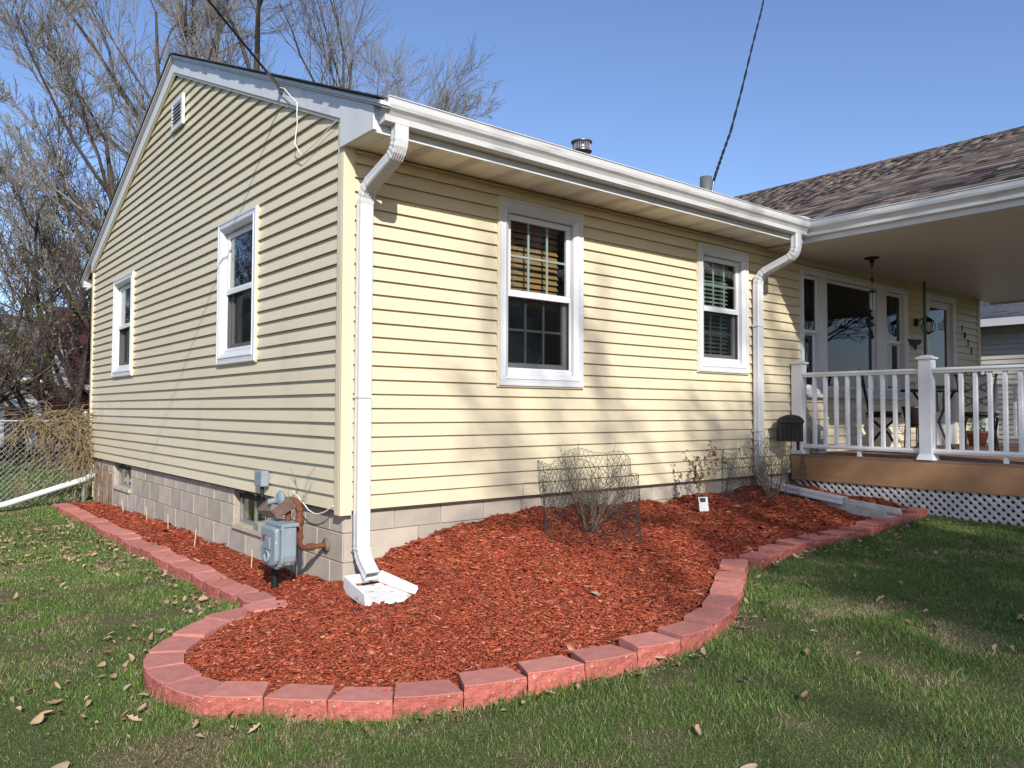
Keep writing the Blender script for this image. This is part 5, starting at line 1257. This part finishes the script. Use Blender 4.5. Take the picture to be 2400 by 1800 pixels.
m = MB(); m.tube([(0, .02, -.08), (0, .025, .03)], .004, 6); local('stake', m, MT['whitecable'], t)

# ---------------------------------------------------------------- chicken-wire cages
WIRE = mat('dark green wire', (.045, .055, .05), .55, .4)
def cage(x, y, rx, ry, h, label, seed, lean=(0, 0), open_=0.0):
    z0 = zmf(x, y)-.03; t = empty('wire_cage', (x, y, z0), label, 'wire cage', 'chicken-wire plant cages')
    r = np.random.default_rng(seed); cell = .042; nu = int(2*math.pi*(rx+ry)/2/cell); nv = int(h/(cell*.86)); S_ = []
    ph = r.uniform(0, 6, 6)
    def pt(i, j, dv):
        a = 2*math.pi*(i+.5*(j % 2))/nu; v = (j+dv)/nv; hh = h*(1+.10*math.sin(a*2+ph[0])+.06*math.sin(5*a+ph[1]))*v
        k = 1+.06*math.sin(3*a+ph[2]+v*2)+.05*math.sin(7*a+ph[3]+v*5)-.10*v*math.sin(a+ph[4])
        zz = zmf(x+rx*math.cos(a), min(y+ry*math.sin(a), -.03))-z0-.01
        return np.array([rx*k*math.cos(a)+lean[0]*v, ry*k*math.sin(a)+lean[1]*v, zz+hh])+r.normal(0, .0022, 3)
    G = {}
    for j in range(nv+1):
        for i in range(nu): G[i, j] = (pt(i, j, 0), pt(i, j, .33))
    for j in range(nv):
        for i in range(nu):
            a, b = G[i, j]; S_.append((a, b))
            for d in ((0, -1) if j % 2 == 0 else (0, 1)): S_.append((b, G[(i+d) % nu, j+1][0]))
    for i in range(nu): S_.append((G[i, nv][0], G[(i+1) % nu, nv][0]))
    P0 = np.array([s[0] for s in S_]); P1 = np.array([s[1] for s in S_]); n = len(P0); V, F = tubes_np(P0, P1, np.full(n, .0016), np.full(n, .0016), 3)
    o = bpy.data.objects.new('wire_mesh', mesh_np('wire_mesh', V, F, [WIRE])); COL.objects.link(o); o.parent = t; o['kind'] = 'stuff'
    for a in (.5, 2.6, 4.7):
        m = MB(); p = np.array([rx*math.cos(a), ry*math.sin(a), 0]); m.tube([p+[0, 0, -.05], p+[lean[0]*.7, lean[1]*.7, h*.8]], .0025, 6); local('stake', m, WIRE, t)
cage(1.84, -.60, .40, .34, .56, 'chicken-wire cage round the shrub below the tall window', 3, (.0, .03))
cage(4.55, -.36, .60, .26, .46, 'chicken-wire cage round the shrub by the second downspout', 9, (.02, .0))

# ---------------------------------------------------------------- chain-link fence behind the far corner
t = empty('chain_link_fence', (-.1, 7.95, -.66), 'galvanised chain-link fence with round post at the far gable corner', 'fence')
FY = 7.95
m = MB(); m.tube([(-.085, FY, -.75), (-.085, FY, .635)], .030, 14); m.lathe([(.033, .62), (.034, .645), (.026, .665), (.0, .672)], (-.085, FY, 0), 14); m.build('post', MT['galv'], t)
m = MB(); m.tube([(-4.6, FY, -.8), (-4.6, FY, .62)], .03, 12); m.build('post', MT['galv'], t)
m = MB(); m.tube([(-4.6, FY, .53), (-2, FY, .53), (-.085, FY, .52)], .020, 10); m.build('top_rail', MT['galv'], t)
m = MB(); m.tube([(-.20, FY, -.70), (-.20, FY, .50)], .010, 8); m.build('tension_bar', MT['galv'], t)
for z in (-.45, .0, .42): m = MB(); m.tube([(-.22, FY-.035, z), (-.05, FY-.04, z)], .010, 6); m.build('post_band', MT['galv'], t)
P0, P1 = [], []; h = 1.19; z0 = -.68; st = .075
for k in range(-18, 62):
    x = -4.6+k*st
    for sg in (1, -1):
        a, b = (x, x+h) if sg > 0 else (x+h, x)
        pa, pb = np.array([a, FY+.004*sg, z0]), np.array([b, FY+.004*sg, z0+h])
        d = pb-pa; lo, hi = 0, 1
        for lim, s in ((-4.6, 1), (-.2, -1)):
            if abs(d[0]) > 1e-6:
                tt = (lim-pa[0])/d[0]
                if (d[0] > 0) == (s > 0): lo = max(lo, tt)
                else: hi = min(hi, tt)
        if hi-lo > .02: P0.append(pa+d*lo); P1.append(pa+d*hi)
V, F = tubes_np(P0, P1, np.full(len(P0), .0024), np.full(len(P0), .0024), 4); o = link('chain_link_mesh', mesh_np('chain_link_mesh', V, F, [MT['galv']]), t); o['kind'] = 'stuff'
# dried vine tangle hanging over the fence
VINE = mat('dry vine', (.26, .195, .115), .9, .15, var=.35, vscale=14)
t = empty('dried_vine', (-.45, FY-.05, -.66), 'tangle of dried tan vines hanging on the chain-link fence', 'vine')
P0, P1, R_ = [], [], []; r = random.Random(8)
def vine(p, d, n, L, rad, grav):
    d = Vector(d).normalized(); p = Vector(p)
    for i in range(n):
        d = (d+Vector((r.gauss(0, .42), r.gauss(0, .20)-.25*(p.y-(FY-.05)), r.gauss(0, .35)-grav))).normalized(); q = p+d*L
        if q.z < -.64: break
        P0.append(tuple(p)); P1.append(tuple(q)); R_.append(rad*(1-.5*i/n)); p = q
for i in range(170):
    x = -.10-abs(r.gauss(0, .33)) if i % 4 else r.uniform(-1.0, 0.0); x = max(x, -1.15)
    vine((x, FY-.05+r.gauss(0, .045), .50+r.gauss(0, .07)), (r.gauss(0, 1), r.gauss(0, .4), r.uniform(-.2, .6)), r.randint(9, 20), .055, .0055, .16)
for i in range(90): vine((r.gauss(-.12, .09), FY-.06+r.gauss(0, .05), r.uniform(-.15, .45)), (r.gauss(0, .6), r.gauss(0, .4), -1), r.randint(7, 14), .055, .005, .2)
for i in range(26): vine((r.uniform(-1.0, -.15), FY-.1, -.63), (r.gauss(0, .5), r.gauss(0, .2), 1.2), r.randint(6, 12), .08, .005, -.05)
V, F = tubes_np(P0, P1, R_, np.array(R_)*.85, 4); o = link('vine_stems', mesh_np('vine_stems', V, F, [VINE]), t); o['kind'] = 'stuff'
# vine stems clinging to the foundation at the far corner
t = empty('clinging_vine', (.02, 7.5, -.65), 'dry brown vine stems clinging to the far foundation corner', 'vine')
P0, P1, R_ = [], [], []
for i in range(16):
    p = Vector((.018, r.uniform(6.75, 7.85), -.64)); d = Vector((0, r.gauss(0, .15), 1))
    for k in range(r.randint(5, 9)):
        d = (d+Vector((0, r.gauss(0, .2), 0))).normalized(); q = p+d*.08; q.x = .016+r.uniform(0, .01); P0.append(tuple(p)); P1.append(tuple(q)); R_.append(.005 if i % 5 else .012); p = q
V, F = tubes_np(P0, P1, R_, np.array(R_)*.9, 5); o = link('vine_stems', mesh_np('vine_stems', V, F, [mat('rusty vine', (.20, .13, .08), .9, .1, var=.3, vscale=20)]), t); o['kind'] = 'stuff'
# white drain pipe on the ground by the fence
o = MB().tube([(-1.9, 7.35, -.70), (-1.1, 7.62, -.60), (-.10, 7.86, -.33), (.03, 7.92, -.27)], [.042]*4, 14).build('drain_pipe', MT['white_vinyl']); tag(o, 'white plastic drain pipe running sloped along the fence to the corner', 'pipe')
m = MB(); m.tube([(.03, 7.92, -.27), (.055, 8.06, -.22), (.05, 8.07, .1)], .045, 14); m.build('pipe_elbow', MT['white_vinyl'], o)

# ---------------------------------------------------------------- overhead cables
def catenary(a, b, sag, n=24):
    a, b = Vector(a), Vector(b); return [a.lerp(b, i/n)-Vector((0, 0, sag*4*(i/n)*(1-i/n))) for i in range(n+1)]
A = Vector((-.075, 1.02, 3.255)); D = Vector((-1.35, -.95, 3.05))
AN = (-.06, 1.015, 3.262)
D1 = CAM+5.2*((488-1200)/FPX*CR-(0-900)/FPX*CU+CF)      # where the cable leaves the picture, 5.2 m out
dirv = Vector(D1)-Vector(AN); END = Vector(AN)+dirv*14
t = empty('service_cable', AN, 'black overhead service cable clamped to the gable rake board', 'cable')
MB().tube([Vector(AN), *[Vector(AN)+dirv*k for k in (.5, 1, 2, 4, 8, 14)]], .0085, 8).build('cable', MT['blackrubber'], t)
m = MB(); m.tube([Vector(AN)+dirv.normalized()*.22, Vector(AN)+dirv.normalized()*.02], .013, 8); m.box((-.07, 1.0, 3.22), (-.04, 1.03, 3.275)); m.build('clamp', MT['steel_dark'], t)
m = MB(); m.tube([(-.07, 1.0, 3.26), (-.075, .90, 3.22), (-.07, .78, 3.12), (-.06, .70, 3.055), (-.07, .66, 3.03), (-.07, .665, 2.95), (-.055, .69, 2.88), (-.06, .72, 2.74), (-.05, .66, 2.66), (-.05, .60, 2.62), (-.035, .40, 2.665), (-.03, .18, 2.72), (-.03, .05, 2.74)], .0042, 8); m.build('white_lead', MT['whitecable'], t)
# the pole the cable comes from stands on the street side, with its own cross-arm
po = empty('utility_pole', (END.x, END.y, float(zl(END.x, END.y))-.1), 'wooden utility pole carrying the overhead cables', 'pole')
WOOD = mat('pole wood', (.13, .095, .07), .9, .1, var=.3, vscale=8, stretch=(1, 1, .1))
MB().tube([(END.x, END.y, float(zl(END.x, END.y))-.1), (END.x, END.y, END.z+1.2)], [.16, .12], 14).build('shaft', WOOD, po)
MB().box((END.x-1.1, END.y-.06, END.z+.8), (END.x+1.1, END.y+.06, END.z+.92)).build('cross_arm', WOOD, po)
# twisted cable dropping to the mast beside the vent pipe
def ray(u, v): return (u-1200)/FPX*CR-(v-900)/FPX*CU+CF
Q = [Vector(CAM+tt*ray(u*1.085, v*1.085)) for (u, v), tt in (((1541, 392), 9.75), ((1548, 370), 9.9), ((1560, 335), 10.4), ((1578, 285), 11.1), ((1602, 195), 12.4), ((1625, 100), 13.8), ((1643, 30), 15.0), ((1652, -10), 15.7), ((1690, -170), 18.5))]
pts = []; 
for i in range(len(Q)-1):
    for k in range(10): pts.append(Q[i].lerp(Q[i+1], k/10))
pts.append(Q[-1])
t = empty('twisted_cable', Q[0], 'black twisted cable running up from the grey roof vent pipe', 'cable')
for ph in (0, math.pi):
    m = MB(); m.tube([p+Vector((math.cos(i*1.0+ph), math.sin(i*1.0+ph)*.6, math.sin(i*1.0+ph)*.2))*.012 for i, p in enumerate(pts)], .0115, 6); m.build('strand', MT['blackrubber'], t)
m = MB(); m.tube([Q[0], Q[0]+Vector((-.05, .02, -.45))], .014, 8); m.build('mast_hook', MT['steel_dark'], t)

# ================================================================ neighbouring houses
def simple_house(name, label, x0, x1, y0, y1, zb, ze, ridge, axis, wallm, roofm, trim, oh=.35, planks=None):
    t = empty(name, ((x0+x1)/2, (y0+y1)/2, zb), label, 'house')
    MB().box((x0, y0, zb), (x1, y1, ze)).build('wall', wallm, t)
    m = MB(); th = .06
    if axis == 'y':
        xm = (x0+x1)/2; A_ = [(x0-oh, ze-.05), (xm, ridge), (x1+oh, ze-.05)]
        V = [(p, yy, q) for yy in (y0-oh, y1+oh) for p, q in A_]; V += [(a, b, c+th) for a, b, c in V]
    else:
        ym = (y0+y1)/2; A_ = [(y0-oh, ze-.05), (ym, ridge), (y1+oh, ze-.05)]
        V = [(xx, p, q) for xx in (x0-oh, x1+oh) for p, q in A_]; V += [(a, b, c+th) for a, b, c in V]
    m.add(V, [(6, 7, 10, 9), (7, 8, 11, 10), (0, 3, 4, 1), (1, 4, 5, 2), (0, 1, 7, 6), (1, 2, 8, 7), (3, 9, 10, 4), (4, 10, 11, 5), (0, 6, 9, 3), (2, 5, 11, 8)]).build('roof', roofm, t)
    m = MB()
    if axis == 'y':
        for y in (y0, y1): m.add([(x0, y, ze), (x1, y, ze), ((x0+x1)/2, y, ridge)], [(0, 1, 2)])
        for xx, s in ((x0-oh, -1), (x1+oh, 1)): m.box((xx-.07, y0-oh, ze-.12), (xx+.03, y1+oh, ze+.03))
    else:
        for x in (x0, x1): m.add([(x, y0, ze), (x, y1, ze), (x, (y0+y1)/2, ridge)], [(0, 1, 2)])
        for yy in (y0-oh, y1+oh): m.box((x0-oh, yy-.05, ze-.12), (x1+oh, yy+.05, ze+.03))
    m.build('gutter', trim, t); return t
NV = mat('pale grey siding', (.50, .48, .43), .5, .3, var=.04, vscale=2)
NR = mat('slate grey shingles', (.085, .09, .105), .95, .1, var=.35, vscale=14, stretch=(1, .4, 3), bump=.4, bscale=60)
nb = simple_house('neighbour_house', 'pale grey sided neighbouring house with slate roof beyond the porch', 15.2, 23, -1.6, 9, -.35, 2.55, 4.6, 'y', NV, NR, MT['white_paint'])
for k in range(28):
    z = -.35+k*.1016; m = MB(); m.prism([(15.2, z+.10), (15.183, z), (15.2, z)], -1.55, 8.9, 1); m.build('siding_plank', NV, nb)
r = random.Random(6); sl_ = (4.6-2.5)/(3.9+.35)
for row in range(7):
    y = -1.9+r.random()*.3
    while y < 4.2:
        w = r.uniform(.22, .36); xx = 14.85+row*.125; z = 2.565+row*.125*sl_; m = MB()
        V = [(xx, y, z), (xx, y+w-.02, z), (xx+.14, y+w-.02, z+.14*sl_-.004), (xx+.14, y, z+.14*sl_-.004)]; V += [(a, b, c+.012) for a, b, c in V]
        if r.random() < .55: m.add(V, [(3, 2, 1, 0), (4, 5, 6, 7), (0, 1, 5, 4), (1, 2, 6, 5), (2, 3, 7, 6), (3, 0, 4, 7)]).build('shingle', NR, nb)
        y += w
m = MB()
DR_ = mat('dark grey shingles', (.10, .10, .11), .95, .1, var=.3, vscale=6, bump=.3, bscale=30)
simple_house('neighbour_house', 'grey-roofed house with white gutter behind the bare trees', -3, 4.2, 27, 35, -.7, 1.75, 4.3, 'x', mat('grey brick', (.16, .14, .13), .9, .1, var=.3, vscale=9), DR_, MT['white_paint'], .4)
simple_house('neighbour_house', 'maroon house with dark roof behind the gable corner', 2.3, 10, 21.5, 27, -.7, 1.4, 4.0, 'x', mat('maroon brick', (.075, .022, .02), .9, .1, var=.3, vscale=9), mat('maroon shingle', (.055, .026, .026), .95, .1, var=.3, vscale=9), MT['white_paint'], .3)
t = empty('parked_trailer', (-.2, 20.0, -.7), 'pale white enclosed trailer parked beyond the fence', 'trailer')
m = MB(); m.box((-2.6, 19.2, -.25), (1.0, 21.0, .95)); m.build('body', mat('trailer white', (.62, .68, .70), .4, .4, var=.06, vscale=2), t, .08)
m = MB(); m.box((.15, 19.17, -.2), (.7, 19.195, .65)); m.build('doorway', MT['sheath'], t)
for x in (-1.6, -.9, .4):
    m = MB(); m.lathe([(.10, 19.2), (.27, 19.2), (.30, 19.24), (.30, 19.38), (.10, 19.38)], (x, 0, -.42), 18, 'y'); m.build('wheel', MT['blackrubber'], t)
m = MB(); m.box((-6, 22.3, -.72), (10, 22.5, -.40)); o = m.build('low_wall', MT['splash_grey']); tag(o, 'low grey concrete wall across the yard beyond the fence', 'wall')

# the other side of the street: seen only in the window panes
tr = [o for o in COL.objects if o.name.startswith('street_tree')]
st3 = tree('street_tree', (8.6, -21.0, gz(3, -12)), 'third bare street tree, beyond the porch corner', [((.0, 0, 1), 8.2, .25, (0, 0), SP_ST), ((-.55, .05, .9), 7.4, .18, (-.1, 0), SP_ST)], 151, 'bare street trees', TWIG, None, .5, .05, .011)
for q in (st1, st2, st3): q.scale = (1.42, 1.42, 1.42)
STL = ('bare tree across the street opposite the tall front window', 'bare tree across the street at the far house drive', 'bare tree across the street opposite the porch', 'bare tree across the street behind the far hedge')
for (x, y, rz, sc), lab in zip(((15, -24, 1.0, 1.15), (25, -25, 2.2, 1.0), (33, -17, 3.0, 1.1), (21, -36, 4.1, 1.3)), STL):
    src = tr[int(x) % 2]; c = src.copy(); COL.objects.link(c); c.location = (x, y, float(zl(x, -12))-.05); c.rotation_euler = (0, 0, rz); c.scale = (sc*1.2,)*3; c['label'] = lab
    for ch in src.children: k = ch.copy(); COL.objects.link(k); k.parent = c
simple_house('street_house', 'brick house across the street facing the porch', 16, 28, -40, -31, -.6, 2.4, 5.2, 'x', mat('street brick', (.20, .10, .075), .9, .1, var=.3, vscale=9), DR_, MT['white_paint'])
simple_house('street_house', 'grey house across the street with dark roof', 33, 45, -30, -21, -.6, 2.4, 5.2, 'x', mat('street grey wall', (.22, .22, .22), .9, .1), DR_, MT['white_paint'])

dk = [o for o in COL.objects if o.name.startswith('bare_tree') and 'dark bare multi' in o.get('label', '')][0]
for (x, y, rz, sc), lab in zip(((-5.5, 16, 2.0, 1.25), (-8.5, 21, 4.0, 1.5), (-12, 17, 1.2, 1.3)), ('dark bare tree in the side yard, closest to the fence line', 'tallest dark bare tree at the back of the side yard', 'dark bare tree at the outer edge of the side yard')):
    c = dk.copy(); COL.objects.link(c); c.location = (x, y, float(zl(x, y))-.05); c.rotation_euler = (0, 0, rz); c.scale = (sc, sc, sc); c['label'] = lab
    for ch in dk.children: k = ch.copy(); COL.objects.link(k); k.parent = c
